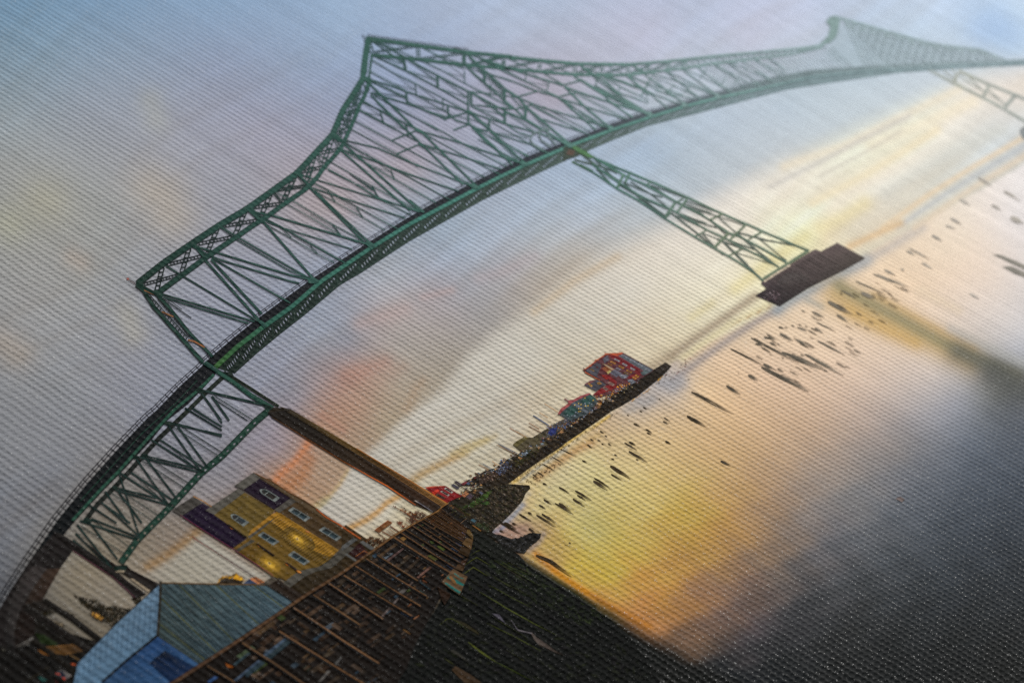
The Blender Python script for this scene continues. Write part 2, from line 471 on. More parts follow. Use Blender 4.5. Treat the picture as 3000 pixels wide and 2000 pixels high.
m = soft_mask(Qw, [parse('g' + t)[0][0] for t in '1360,520 1420,560 1870,840 1600,890 1110,890 980,830 1040,750 1180,680'.split()], 12)[:, None]
IMG = IMG * (1 - m) + skb * m
SOFT = '''J680,240 560,450 450,600 300,720 220,830 w88 #bd7a52 0.85
J1000,230 860,140 760,60 w80 #ab8270 0.6
J820,1000 940,880 1050,690 w46 #b58d62 0.55
J720,1140 840,1010 960,850 1060,690 w26 #b3a273 0.5
e40,1020 130,1000 300,930 w100 #ab8577 0.6
e30,1180 200,1090 420,960 w80 #aa9080 0.45
e130,660 300,610 440,560 w90 #b29d99 0.5
e560,480 760,430 w45 #b09d9b 0.6
e950,350 1150,290 1330,200 w75 #b1a5a7 0.5
e1330,580 1600,370 1900,200 w55 #c6b092 0.55
e450,1250 520,1100 560,1060 w60 #a78e76 0.5
J1040,1375 1130,1330 1260,1270 1400,1170 1500,1070 1650,985 w62 #b9873c 0.85
J1780,830 1900,740 2050,660 2200,590 2400,490 w90 #ab8c5c 0.85
J2400,480 2600,400 2750,300 w60 #b3a077 0.6
T0,720 160,600 300,530 w40 #bfae7c 0.5
e760,1560 860,1500 1000,1455 w36 #b5a06c 0.6
g1390,500 1260,610 1140,700 1020,770 w60 #8e6f4a 0.85
g2130,30 2080,140 1960,240 w90 #a8714c 0.75
g2250,300 2150,370 w40 #a59a6a 0.5
a300,1385 320,1390 w300 #a8a48f 0.55
a40,1540 60,1545 w240 #a6a58f 0.55
a1050,1300 1130,1350 1180,1480 w300 #b0a596 0.6
a1080,830 1040,700 w160 #a5a6a0 0.5
d500,200 560,240 w120 #a99d92 0.6
d880,600 920,720 w160 #a7a294 0.5
d20,800 120,860 w200 #a3978a 0.6
b1960,920 2080,880 2230,840 w110 #aebfce 0.5
c2060,200 2170,170 2260,230 w170 #a9c0de 0.5
c1900,620 1500,810 1100,1010 700,1150 w60 #f0e2c8 0.6
c2000,700 1600,880 1300,1000 w80 #f2e6cc 0.65
c1750,900 1500,1060 1250,1210 900,1400 w60 #f0e0bc 0.65
c1560,800 1200,980 900,1140 600,1290 w34 #cfcac2 0.7
c1500,910 1200,1080 950,1210 w26 #d2cbbd 0.6
c2200,900 1950,1000 1650,1180 1400,1330 w90 #d2d2ca 0.5
c1250,1400 1100,1500 950,1568 w100 #ecdca8 0.6
f850,60 700,170 560,270 360,420 w80 #e8dba2 0.55
f200,520 60,620 w50 #d9cca0 0.6
f0,900 330,660 600,530 w46 #d8caa0 0.7
f-60,870 120,740 310,605 500,470 w60 #97836f 0.75
e2250,900 2100,990 1980,1050 w80 #9a866e 0.7
f-80,1060 130,905 340,755 500,650 660,560 w50 #978e8d 0.75
f-30,960 150,830 400,640 620,535 w7 #b08f63 0.8
R700,1010 860,900 1050,800 1300,680 1500,560 1720,440 w130 #98a0a4 0.85
R1050,900 1200,970 w70 #9aa09c 0.6
f1200,260 1420,140 1650,0 w60 #b8b4b1 0.6
c1380,1568 1700,1340 2000,1150 2400,920 w34 #ecd3b0 0.7
c1480,1568 1800,1345 2100,1160 2400,980 w30 #b9bcc0 0.6
c1600,1568 1900,1360 2150,1200 2400,1050 w40 #ead4b8 0.6
f1150,130 1300,60 1500,-30 w46 #e0c198 0.85
L1600,560 1750,620 1850,560 w190 #9d9ca0 0.75
L1250,800 1350,850 1450,800 w150 #9d9a9a 0.7
L1100,950 1200,930 w90 #a19b95 0.6
T2352,430 1900,300 w30 #c2ab8c 0.5
T560,1030 900,880 1100,760 1300,640 1600,480 w70 #c0a36e 0.55
T880,980 1100,820 1350,650 1500,580 w80 #b28a5c 0.75
T590,1030 800,870 1180,610 1450,430 1700,270 w26 #d0ab45 0.85
T700,1000 930,830 1200,650 w40 #b9b5a5 0.8
f1060,470 1250,560 1500,680 1750,800 1980,900 w170 #c6a66e 0.8
f1150,580 1350,680 1600,790 w90 #cfa862 0.6
f1320,470 1600,620 1800,730 2000,830 w60 #cdab74 0.7
f1080,400 1200,470 1500,630 1750,770 2000,890 2300,1010 w85 #8a8464 0.8
f1900,860 2100,950 2352,1060 w150 #63635a 0.8
f2150,1010 2352,1130 w200 #4d4f4d 0.7
f1850,700 2050,800 2352,930 w60 #b5b4b0 0.5
f1640,430 1900,570 w60 #dcc8ad 0.5
h1700,500 1750,520 w220 #b5ac73 0.6
h1420,700 1500,640 1440,560 w140 #b0925c 0.6
K1250,900 1400,980 1600,900 w150 #98796a 0.75
K1300,850 1420,760 1560,600 w60 #8b93a0 0.85
K1120,980 1250,940 1350,860 w50 #8089a0 0.7
K1650,1230 1780,1110 1850,1000 w70 #8b7f7c 0.7
P1060,90 1250,250 1420,380 1700,560 1900,680 2100,790 2352,920 w70 #b5752a 0.9
P1250,270 1450,400 1650,530 w40 #d5851a 0.85
P1500,250 1600,330 w260 #bfa450 0.35
i40,640 160,560 w300 #b08a45 0.35
i60,1250 300,1150 500,1000 w180 #6d5644 0.5'''
nn_, tt_ = Q @ np.array([.57, .82]), Q @ np.array([.82, -.57])
amp = .5 + .5 * np.sin(nn_ / 97 + 1.3 * np.sin(tt_ / 210))
stk = (np.sin(nn_ / 21 + 1.7 * np.sin(tt_ / 170)) + .8 * np.sin(nn_ / 9.3 + 2.1 * np.sin(tt_ / 120) + 1) + .6 * np.sin(nn_ / 47 - tt_ / 260)) * amp
warm = np.clip((Q[:, 0] * .45 + Q[:, 1] - 900) / 900, 0, 1)
IMG = IMG * (1 + stk[:, None] * (.022 + .03 * warm[:, None]) * np.array([.75, 1.0, 1.3]))     # streaked cloud
# sky below the horizon becomes water
SHORE = [(1480, 1640), (1440, 1560), (1560, 1440), (1490, 1410), (1640, 1330), (1830, 1180), (1970, 1060), (2280, 895), (2540, 745), (2700, 655), (3200, 370), (3200, 2200), (1200, 2200)]
m = soft_mask(Qw, SHORE, 7)[:, None]
swirl = np.clip((Q[:, 1] - 1150) / 500, 0, 1)[:, None] * np.stack([np.sin(Q[:, 1] / 21 + 2.2 * np.sin(Q[:, 0] / 63)) + np.sin((Q[:, 0] + Q[:, 1] * 1.7) / 34) + .7 * np.sin((Q[:, 0] * .9 - Q[:, 1]) / 13),
                                                               np.sin(Q[:, 0] / 26 + 2 * np.sin(Q[:, 1] / 58)) + .7 * np.sin((Q[:, 0] * .4 + Q[:, 1]) / 11)], 1)
wtr = field(WATER, Q + swirl * 17)
grey = wtr.mean(1, keepdims=True)
gold = np.exp(-(np.hypot(Q[:, 0] - 1850, Q[:, 1] - 1600) / 420) ** 2)
sat = np.interp(wtr.mean(1), [.02, .12, .3], [.62, .8, .86]) + .28 * gold
wtr = np.clip(grey + (wtr - grey) * sat[:, None], .001, 1)
wtr = np.clip(wtr * np.interp(wtr.mean(1), [0, .02, .06, .3], [1.05, 1.3, 1.3, 1.25])[:, None], 0, .86)
peach = (np.clip(wtr.mean(1) / .3, 0, 1) * (1 - gold))[:, None]
wtr = np.clip(wtr * (1 + peach * np.array([.05, .035, .09])), 0, .88)
IMG = IMG * (1 - m) + wtr * m
for ln in SOFT.split('\n'):
    t = ln.split(); al = float(t[-1]); p, w, c = parse(' '.join(t[:-1]))
    P_ = np.array(p); lo, hi = P_.min(0) - w * 1.6, P_.max(0) + w * 1.6
    sel = np.where(((Q > lo) & (Q < hi)).all(1))[0]
    if len(sel):
        d = seg_dist(Q[sel], p)
        a = al * np.exp(-(d / (w * .62)) ** 2)[:, None]
        IMG[sel] = IMG[sel] * (1 - a) + lin(c) * a
HZ = [parse('c' + t)[0][0] for t in '1085,150 1250,185 1500,255 1750,320 2050,352 2230,425 1900,445 1500,462 1200,470 1000,400 1000,330'.split()]
m = soft_mask(Q, HZ, 14)[:, None] * .6
IMG = IMG * (1 - m) + lin('#9fb0b8') * m
MARSH = [(1370, 1560), (1440, 1566), (1500, 1610), (1545, 1640), (1626, 1690), (1733, 1759), (1836, 1818), (1900, 1856), (2000, 1915), (2150, 1985), (2350, 2120), (900, 2120), (1150, 1950), (1290, 1740)]
a = np.where(Q[:, 0] > 1750, 34, 14)
m = soft_mask(Qw, MARSH, a)[:, None]
IMG = IMG * (1 - m) + lin('#0b0d0b') * m
g1 = np.exp(-(seg_dist(Qw, [(1560, 1670), (1650, 1740), (1780, 1810)]) / 42) ** 2)[:, None] * m * .8
IMG = IMG * (1 - g1) + lin('#161d0c') * g1
below = np.clip((PX[:, 1] - 1995) / 40, 0, 1) * np.clip((2500 - PX[:, 0]) / 300, 0, 1)     # the print goes on below the frame as dark ground
side = np.clip((PX[:, 1] - 1830) / 60, 0, 1) * np.clip(-PX[:, 0] / 20, 0, 1)
m = np.maximum(below, side)[:, None]
IMG = IMG * (1 - m) + lin('#14100c') * m
lum = (IMG @ np.array([.2126, .7152, .0722]))[:, None]
IMG = np.clip(lum + (IMG - lum) * 1.04, .002, .88)
ii = np.arange(NU * NV).reshape(NV, NU)
faces = np.stack([ii[:-1, :-1], ii[:-1, 1:], ii[1:, 1:], ii[1:, :-1]], -1).reshape(-1, 4)
me = bpy.data.meshes.new('cloth')
me.vertices.add(len(V3)); me.vertices.foreach_set('co', V3.astype(np.float32).ravel())
me.loops.add(faces.size); me.loops.foreach_set('vertex_index', faces.astype(np.int32).ravel())
me.polygons.add(len(faces)); me.polygons.foreach_set('loop_start', np.arange(0, faces.size, 4, dtype=np.int32))
me.polygons.foreach_set('loop_total', np.full(len(faces), 4, np.int32))
me.update(calc_edges=True)
buf = np.ones((len(V3), 4), np.float32); buf[:, :3] = IMG
me.attributes.new('ink', 'FLOAT_COLOR', 'POINT').data.foreach_set('color', buf.ravel())
me.materials.append(INK['sky'])
cloth = bpy.data.objects.new('cloth', me); COL.objects.link(cloth); cloth.parent = ROOT
cloth['label'] = 'coarse woven cloth printed with hazy sunset sky and still water'
# the cloth folded over the four edges
for nm, (xa, ya, xb, yb) in {'a': (X0, Y0, X1, Y0), 'b': (X1, Y0, X1, Y1), 'c': (X1, Y1, X0, Y1), 'd': (X0, Y1, X0, Y0)}.items():
    me = bpy.data.meshes.new('folded_edge')
    nx, ny = (yb - ya), -(xb - xa); L_ = math.hypot(nx, ny); nx, ny = nx / L_ * .0008, ny / L_ * .0008
    me.from_pydata([(xa, ya, TOP), (xb, yb, TOP), (xb + nx, yb + ny, TOP - .0012), (xa + nx, ya + ny, TOP - .0012), (xb + nx, yb + ny, .0005), (xa + nx, ya + ny, .0005)],
                   [], [(1, 0, 3, 2), (2, 3, 5, 4)])
    b_ = np.ones((6, 4), np.float32); b_[:, :3] = .55
    me.attributes.new('ink', 'FLOAT_COLOR', 'POINT').data.foreach_set('color', b_.ravel())
    me.materials.append(INK['sky']); me.update()
    o = bpy.data.objects.new('folded_edge', me); COL.objects.link(o); o.parent = ROOT


def sky_at(p):
    i = np.argmin(((Q - np.array(p)) ** 2).sum(1))
    return IMG[i]

# ------------------------------------------------------------------ printed bridge
BR = part('printed_bridge', 'green steel truss bridge printed across the sky, sweeping from lower left to far upper right')
UPPER = rows('''E250,1090 600,812 990,545 1370,292 1760,62 F800,40 C570,720 820,450 A20,1290 170,1060 300,850 w78''')[0][0]
UPPER_R = rows('''A350,300 1060,400 1690,490 2352,555 B400,90 870,135 1350,180 2080,190 S1000,515 1600,450 2352,380 c900,325 990,300 w38''')[0][0]
INNER = rows('''E560,1195 880,960 1200,725 1600,455 1920,235 F300,700 640,452 960,232 1130,30 C700,900 920,660 1000,500 1060,370 1170,110 A220,1270 340,1060 390,850 w64''')[0][0]
INNER_R = rows('''A430,530 860,570 1060,590 1690,665 2352,720 B350,240 830,285 1330,330 2040,335 S800,640 1170,595 1350,570 1540,540 2352,440 c780,370 960,330 w32''')[0][0]


def resample(pts, step):
    P = np.array(pts, float); d = np.r_[0, np.cumsum(np.hypot(*np.diff(P, axis=0).T))]
    n = max(2, int(d[-1] / step)); t = np.linspace(0, d[-1], n)
    return np.stack([np.interp(t, d, P[:, i]) for i in (0, 1)], 1)


def along(pts, x):
    P = np.array(pts); return np.array([x, np.interp(x, *(P[np.argsort(P[:, 0])].T))])


def offset(pts, k):
    P = np.array(pts, float); t = np.gradient(P, axis=0); t /= np.hypot(*t.T)[:, None]
    return P + np.stack([t[:, 1], -t[:, 0]], 1) * (k if np.isscalar(k) else np.array(k)[:, None])


def chord(name, pts, w0, w1, layer, label=None):
    p = resample(pts, 26)
    s = Ink().strip(p, 1.0, steel, steel_dark, np.linspace(w0, w1, len(p)))
    return s.build(name, 'steel', BR, layer, label=label)


# deck outlines (drawing grid)
FLANGE = rows('''G850,830 1150,550 1530,260 1900,0 F1130,1530 1830,1060 2352,740 D270,1540 950,1180 1290,1010 1610,860 1930,720 2240,590 B1860,1085 2352,920 S1200,1030 1590,930 2100,820 2352,760 c900,530 1300,490 1700,465 2000,450 2450,432''')[0][0]
SLAB = rows('''G690,790 750,740 1150,400 1480,140 F1030,1490 1790,1000 2352,650 D350,1390 1030,1040 1650,745 2100,580 B1280,1240 1820,1020 2280,870 S1570,880 2300,690 c900,490 1300,462 1700,440 2450,415''')[0][0]
SOFFIT = rows('''G1110,910 1420,630 1760,350 2070,110 F1400,1566 1660,1420 1980,1210 2352,970 D1000,1350 1330,1190 1640,1040 1940,900 2200,780 B1530,1370 1830,1240 2352,1030 S1300,1120 2352,840 c1000,575 1500,503 2000,470 2450,450''')[0][0]


SLAB = [tuple(v) for v in offset(SLAB, 3.0)]


def dark(x): return lerp_table([(150, '#0d1113'), (700, '#121419'), (1300, '#1f242b'), (1700, '#343a44'), (2000, '#5a666f'), (2300, '#6f8488'), (3000, '#869ca2')], x)
def soff(x): return lerp_table([(500, '#141d16'), (1000, '#1d2f29'), (1400, '#33443d'), (1750, '#4b5e59'), (2000, '#63787a'), (2300, '#738b90'), (3000, '#8da3a9')], x)


def band(name, A, B, colf, layer, label=None, n=110):
    a, b = resample(A, 1), resample(B, 1)
    ta, tb = np.linspace(0, len(a) - 1, n).astype(int), np.linspace(0, len(b) - 1, n).astype(int)
    s = Ink()
    for i in range(n):
        for p in (a[ta[i]], b[tb[i]]):
            s.v.append(tuple(p)); s.c.append(colf(p[0]))
    s.f = [(2 * i, 2 * i + 1, 2 * i + 3, 2 * i + 2) for i in range(n - 1)]
    return s.build(name, 'steel', BR, layer, label=label)


band('deck_truss', FLANGE, SOFFIT, soff, 3)
band('deck_slab', SLAB, FLANGE, dark, 4)


def teal(x): return lerp_table([(500, '#2c5f22'), (640, '#315f28'), (700, '#2a6038'), (800, '#256050'), (950, '#2c6a5a'), (1250, '#33776a'), (1700, '#4c8a7e'), (1950, '#5c928a'), (2150, '#6f9c97'), (2400, '#7d9ca0'), (3000, '#8ba3aa')], x)
fl = resample(FLANGE, 22)
Ink().strip(fl, 1.0, teal, lambda x: teal(x) * .62, np.interp(fl[:, 0], [600, 1000, 1400, 1900, 2300, 3000], [15, 12, 11, 9, 7, 6])).build('deck_flange', 'steel', BR, 9, label='bright teal flange along the deck, mossy green at its near end')
so = resample(SOFFIT, 22)
Ink().strip(offset(so, 3), 1.0, lambda x: soff(x) * 1.35, lambda x: soff(x) * .7, np.interp(so[:, 0], [600, 1400, 1900, 3000], [9, 7, 5, 3])).build('bottom_chord', 'steel', BR, 6)
# light showing through the lattice under the deck, bay by bay
bays = np.interp(np.arange(34), [0, 3, 8, 14, 20, 27, 33], [660, 800, 1115, 1480, 1795, 2090, 2260])
for k in range(len(bays) - 1):
    x0, x1 = bays[k], bays[k + 1]
    s = Ink()
    for q in range(7):
        t = (q + .6) / 7.4
        x = x0 + (x1 - x0) * (.08 + .84 * t)
        bot, top_ = along(SOFFIT, x), along(FLANGE, x)
        c = bot + (top_ - bot) * (.26 + .42 * t)
        h = (bot[1] - top_[1]) * (.10 if q < 5 else .07); w_ = (x1 - x0) / 33
        col = mix(sky_at(c), soff(x), .22)
        tx = np.array([.85, -.45]); ty = np.array([.45, .9])
        s.poly([tuple(c + tx * w_ * u + ty * h * v) for u, v in ((-.9, -.6), (0, -1), (.9, -.6), (.9, .6), (0, 1), (-.9, .6))], col)
    s.build('lattice_opening', 'sky', BR, 7)
    bot = along(SOFFIT, x0); top_ = along(FLANGE, x0 - 4); b1 = along(SOFFIT, x1)
    ws = np.interp(x0, [600, 2000], [4.2, 2.0])
    Ink().strip([top_, bot], ws, lambda x: soff(x) * 1.5).strip([top_, bot * .45 + b1 * .55 + np.array([-4, -5])], ws * .7, lambda x: soff(x) * 1.6).build('deck_post', 'steel', BR, 8)


def railing(pts, gap, w, layer, lo, hi):
    p = resample([q for q in pts if lo <= q[0] <= hi], 12)
    k = np.interp(p[:, 0], [0, 600, 1200, 1900, 2300], [1.35, 1.1, .8, .55, .35])
    cc = lambda x: lerp_table([(0, '#17151a'), (700, '#2e2b36'), (1300, '#4b4d5c'), (1900, '#7d8b97'), (2400, '#a2b2ba')], x)
    for g in gap:
        Ink().strip(offset(p, k * g), 1.0, cc, None, k * w).build('hand_rail', 'steel', BR, layer)
    s = Ink(); a, b = offset(p, k * gap[-1]), p
    for i in range(0, len(p), 2):
        s.strip([a[i], b[i]], k[i] * w * .9, cc)
    s.build('rail_posts', 'steel', BR, layer, kind='stuff')


railing(SLAB, (6, 11.5), 1.7, 5, 590, 2290)

# laced bracing between the two chords
LACED = rows('''E300,1110 820,970 w44;E590,870 515,1180 w62;E660,830 1170,700 w46;E960,600 860,930 w62;E1050,550 1540,450 w46;E1350,330 1215,650 w62;E1420,300 1890,220 w46;E1730,100 1590,420 w62;E1830,45 2250,-15 w46
F440,320 300,640 w62;F500,270 940,215 w42;F770,80 620,400 w62;F860,20 1050,-20 w42;F1000,-30 930,150 w60;F480,310 590,430 w28;F820,90 910,210 w30
C390,960 690,895 w46;C560,770 480,1020 w62;C600,740 670,870 w40;C630,705 910,650 w46;C810,510 700,830 w62;C850,510 910,630 w44;C880,440 1040,370 w56;C960,250 920,480 w52;C970,220 1040,350 w40;C1000,165 1170,110 w54;C1085,10 1040,250 w54;C1120,10 1160,90 w44;C0,1240 110,1380 w30;C300,1030 150,1350 w62;C50,1215 450,1155 w44
A270,900 190,1200 w52;A320,890 360,1030 w50;A180,1090 300,1035 w40;A60,1340 230,1290 w44;A150,1130 100,1450 w50;A180,1130 210,1270 w40;A40,1400 80,1530 w40;A385,370 420,490 w56;A350,520 330,780 w44
A450,490 1030,410 w30;A1055,425 1065,575 w46;A1100,580 1660,508 w30;A1740,668 2220,562 w30;A2240,570 2225,700 w44
B0,160 300,90 w34;B360,100 345,240 w46;B420,230 830,140 w34;B865,150 835,280 w46;B890,285 1330,190 w34;B1350,200 1320,320 w46;B1350,310 1700,200 w32;B1730,200 1690,310 w44;B1750,310 2060,210 w32;B2090,210 2050,320 w42;B2100,310 2352,205 w32
S800,545 760,640 w34;S800,625 1010,530 w28;S1030,530 980,620 w34;S1000,610 1200,510 w28;S1220,500 1160,590 w32''')
for p, w, c in LACED:
    x = p[0][0]
    Ink().laced(p[0], p[1], w, steel_dark(x) * (.8 if x < 900 else 1.05)).build('lattice_bar', 'steel', BR, 10)
# tower posts
s = Ink()
Ink().poly(parse('A335,285 345,280 500,300 490,350 430,350 400,360 375,560 330,850 300,900 258,850 270,700 300,480')[0], steel(1100)).build('tower_post', 'steel', BR, 11, label='tall green tower post at the high peak of the bridge')
Ink().poly(parse('A405,510 440,520 430,560 405,760 395,860 385,1030 340,1030 380,740')[0], steel(1080) * .9).build('tower_post', 'steel', BR, 11)
Ink().poly(parse('c985,150 1015,118 1055,110 1085,128 1075,200 1058,260 1010,300 930,328 800,352 800,335 940,308 1000,250 1015,190')[0], '#7e9a98').build('tower_post', 'steel', BR, 11, label='hazy far tower post with a rounded cap')
chord('top_chord', UPPER, 20, 17.5, 12, 'broad outer top chord climbing to the peak')
chord('top_chord', INNER, 17, 11, 11)
chord('top_chord', UPPER_R, 12, 5, 12)
chord('top_chord', INNER_R, 10, 5, 11)
chord('top_chord', rows('c1060,122 1250,175 1500,245 1750,312 2050,345 w9')[0][0], 7, 6, 11)
chord('top_chord', rows('c2050,345 2140,380 2240,425 w9')[0][0], 5, 3, 11)
p = resample(UPPER_R, 14); p = p[p[:, 0] < 1385]
Ink().strip(offset(p, 9), 1.1, '#6d7788').strip(offset(p, 12.5), 1.1, '#7d879a').build('hand_rail', 'steel', BR, 5)
Ink().strip(parse('A290,260 310,300 330,400')[0], 1.5, '#4a5560').strip(parse('A280,255 350,290')[0], 1.5, '#4a5560').strip(parse('A1540,430 1600,440 1690,490')[0], 2.4, '#3c4a52').build('beacon_cage', 'steel', BR, 12)
Ink().strip(parse('E105,1020 210,1085')[0], 2.0, '#5b4a48').strip(parse('E120,1050 215,1105')[0], 1.5, '#5b4a48').poly(parse('E95,1015 130,1015 130,1040 100,1040')[0], '#a8584c').build('beacon_cage', 'steel', BR, 12)

DIAG = rows('''E640,850 G1430,195 w24;E560,1230 G1390,205 w26;E600,1280 G1310,232 w23;E1170,760 G1450,185 w38;E1260,760 1960,1510 w38;E1050,590 1190,760 w42;E1060,600 1240,720 w32;E1080,590 1320,660 2352,975 F950,1500 w27;E1230,700 1400,770 2352,1060 F830,1560 w25;E1270,740 2352,1360 w25
E1400,310 1640,460 2352,870 F990,1500 w22;E1600,480 2352,920 F980,1490 w18;E1390,320 1560,450 w16;E1780,80 1960,240 w54;E1940,230 F350,730 1010,1480 w48;E1850,105 2010,140 F440,620 1640,980 1760,1020 w28;E1950,210 2050,250 F620,800 1560,1090 w26;F210,590 360,670 560,770 1480,1290 w22;F380,750 700,930 1090,1160 1310,1275 w19
F480,290 700,400 1290,750 1740,990 w20;F650,460 1050,690 1400,900 1640,1000 w19;F810,60 980,220 w54;F970,240 1710,975 w38;F1040,280 1770,975 w38;F870,70 1060,130 1900,390 D200,1525 w26;F940,130 1220,270 1400,380 2200,820 w20;F990,240 1390,370 2290,660 w27;F1090,310 1330,440 1700,650 2010,830 w18
F1230,0 1640,210 1920,380 D130,1520 w19;C600,710 800,830 1350,1150 1680,1330 1990,1490 w20;C690,890 1080,1100 1450,1330 1900,1560 w20;C950,520 1450,640 1880,830 D230,920 860,1160 w26;C930,520 1220,690 1600,900 1750,970 D0,1040 570,1360 w22;C960,660 1300,780 1600,890 D0,1000 670,1230 w28;C1000,690 1300,850 1660,1060 2240,1390 w20
C860,470 1000,600 2030,1510 w40;C950,680 1890,1500 w38;C1230,0 1470,110 1900,340 1960,370 w20;C1190,110 1530,290 1970,540 w20;C1430,0 2030,570 D740,1140 w35;C1580,0 1960,370 D180,430 900,1140 w38;C1970,395 1640,528 w26;C2020,580 1700,718 w26;C1120,260 1620,530 D0,670 500,940 860,1150 w20;C1080,380 1690,710 2000,890 w20
C1540,0 1700,80 D0,180 490,430 720,570 1330,890 w20;D100,395 180,410 720,570 1480,830 1570,855 w26;D150,580 220,600 420,660 840,790 1260,930 w26;D220,450 840,790 1250,1005 w20;D240,620 580,800 1030,1040 w20;D0,1190 350,1385 w18;D0,1350 200,1520 w30
A430,345 860,640 w28;A480,345 880,560 w32;A560,360 1050,590 w16;A500,540 830,650 w17;A440,540 880,740 1330,980 1740,1210 w28;A880,570 1300,800 1740,1030 w33;A920,750 1310,880 w15;A1350,990 1720,1115 w15;A420,600 700,770 1010,920 1390,1120 1720,1300 w20;A400,760 730,940 880,1020 w20
A390,870 640,940 880,1030 1460,1220 1740,1310 w26;A390,890 640,1000 890,1130 w24;A400,1050 570,1100 930,1210 1100,1270 1430,1410 C2352,250 w28;A890,1150 1050,1250 1250,1340 w18;A1180,1300 1470,1390 w22;A1410,1420 1740,1315 w27;A1480,1350 1580,1430 1760,1485 D880,360 1090,400 w26;A1540,1566 1760,1485 w26
A380,920 1040,1566 w40;A400,1080 900,1566 w34;A450,1090 720,1230 1330,1566 w20;A180,1090 520,1290 960,1510 w22;A240,1290 580,1470 760,1566 w20;A1090,600 1420,760 1700,920 2050,1100 2352,1260 w20;A1100,420 1350,550 1490,640 1700,720 w20;A1350,540 1680,660 w16;A1720,690 1960,900 2240,1150 B350,680 530,820 640,930 850,1060 1200,1270 w34
A1710,495 1960,740 2240,980 B370,530 560,650 650,760 880,960 1230,1260 w42;A1970,910 2240,1080 w16;A1750,1030 2352,1100 w18;A1800,1215 2352,1280 w18;A1800,1050 2240,1290 B360,830 640,950 860,1080 w27;A1780,1230 2240,1460 B560,1130 740,1180 w22;A1790,1240 2240,1360 w15;A1750,1310 2040,1410 B360,1000 880,1150 1200,1270 w26
A1760,1320 2050,1566 D1110,400 1300,580 1600,855 w36;A1720,500 2210,690 w22;A1850,550 2340,710 w16;A2000,640 2352,800 w16;A2030,790 2352,890 B800,550 1100,640 w24;D820,300 1180,630 1410,870 w32;D860,360 1090,590 1300,740 1540,840 w20;D880,160 1330,570 1640,750 w16;D870,330 1220,550 1490,800 w18
B100,160 650,420 940,560 1100,630 w21;B0,90 380,230 820,370 1180,480 w30;B890,300 1180,470 w21;B1180,470 1420,410 w25;B1100,640 1360,570 w25;B530,640 830,555 w25;B530,800 770,735 w25;B0,570 530,640 w16;B0,750 500,800 w16;B1100,640 1280,790 1620,1090 w31;B1190,490 1480,780 1830,1070 w38;B1150,660 1480,770 2050,950 w23
B1210,500 1380,570 1850,720 2352,870 w32;B1190,680 1700,1050 w16;B1150,680 1540,910 1760,1050 w18;B1270,800 1720,1050 w16;B560,650 880,780 1450,950 1790,1060 w23;B700,740 1480,1130 w16;B770,760 1560,1180 w17;B880,940 1180,1040 1480,1130 w23;B900,770 1540,1110 w15;B1320,350 1420,410 1730,610 1870,740 2130,920 w33
B1440,420 2320,860 w24;B1400,195 1720,400 2050,700 2330,880 w32;B1620,480 2280,830 w20;B1340,590 2020,940 w10;B1380,590 2060,940 w10;B1780,350 2352,560 w20;B1920,570 2352,720 w20;B2050,340 2352,620 w27;B1970,500 2352,680 w18;B1500,230 1690,320 w18;B1790,210 2040,330 w16;B2130,200 2352,320 w23;B2100,350 2352,460 w18
B1690,330 1960,490 w20;B200,1130 720,1290 980,1420 w22;B0,1090 420,1320 690,1460 w18;B0,1130 440,1540 w28;B0,1220 590,1540 w18;B0,1360 580,1530 w22;B180,980 560,1190 900,1400 w16;B890,150 1300,320 w18;B400,100 820,290 w18;B60,120 380,260 w20
S520,670 820,900 1010,1060 w20;S600,560 960,830 1190,1000 w22;S980,630 1200,800 1380,960 w19;S1160,600 1580,910 w20;S1350,580 1720,870 w17;S1540,550 1760,700 1880,820 w17;S1700,530 2060,790 w17;S230,670 720,840 1150,1010 w17;S540,680 930,820 1180,900 w15;S790,650 1150,750 1560,910 w15;S1000,630 1560,900 w15;S830,690 1060,780 1230,870 1400,950 w10;S1060,790 1340,900 w9;S770,790 1160,960 w12
S0,720 400,960 780,1120 w24;S0,570 370,860 800,1120 w20;S340,690 640,800 940,930 w15;S860,850 1330,950 w13;S1190,600 1500,740 1720,860 w13;S1860,510 2230,760 w15;S1990,480 2340,720 w15;S2140,465 2352,610 w14;S1720,520 2000,640 2230,760 w12;S1560,560 1900,750 2060,800 w12;S2000,500 2352,660 w11''')
for p, w, c in DIAG:
    Ink().strip(p, w * (.88 if p[0][0] < 760 else .62), steel, steel_dark).build('diagonal', 'steel', BR, 14)
POST = rows('''F590,800 720,930 w17;F980,1040 1090,1160 w15;F1290,750 1400,900 w21;F1220,280 1330,440 w15;F1620,510 1710,660 w15;F1830,210 1920,380 w20;F2090,0 2140,120 w17;C1470,110 1525,290 w17;C1830,300 1870,480 w17
A850,560 885,740 w42;A1320,800 1330,985 w38;A1785,1040 1790,1220 w36;A1690,500 1690,670 w58;A890,1030 910,1200 w28;A1465,1220 1475,1390 w28;A1745,1020 1750,1480 w28;A1970,740 1970,910 w44;A2250,990 2245,1155 w42;A2255,1290 2250,1470 w40;A2040,1410 2035,1566 w30
A530,1290 580,1470 w17;A880,1480 910,1566 w17;A1015,930 1035,1090 w15;A1395,1130 1405,1270 w15;A1697,750 1700,920 w13;A2060,930 2050,1110 w13;B660,780 650,940 w46;B370,830 365,990 w38;B680,260 650,420 w15;B980,420 950,560 w15;B1665,350 1615,480 w17;B1960,500 1900,620 w15;B2352,420 2250,620 w17
S820,690 700,910 w13;S460,810 400,915 w12;S1055,800 990,900 w11;S1270,780 1200,870 w11;S1450,600 1370,710 w9;S1670,710 1590,800 w9;S1830,690 1760,780 w9''')
for p, w, c in POST:
    x = p[0][0]
    Ink().strip(p, w * .85, lambda x: steel_dark(x) * .95, steel).build('hanger_post', 'steel', BR, 15)
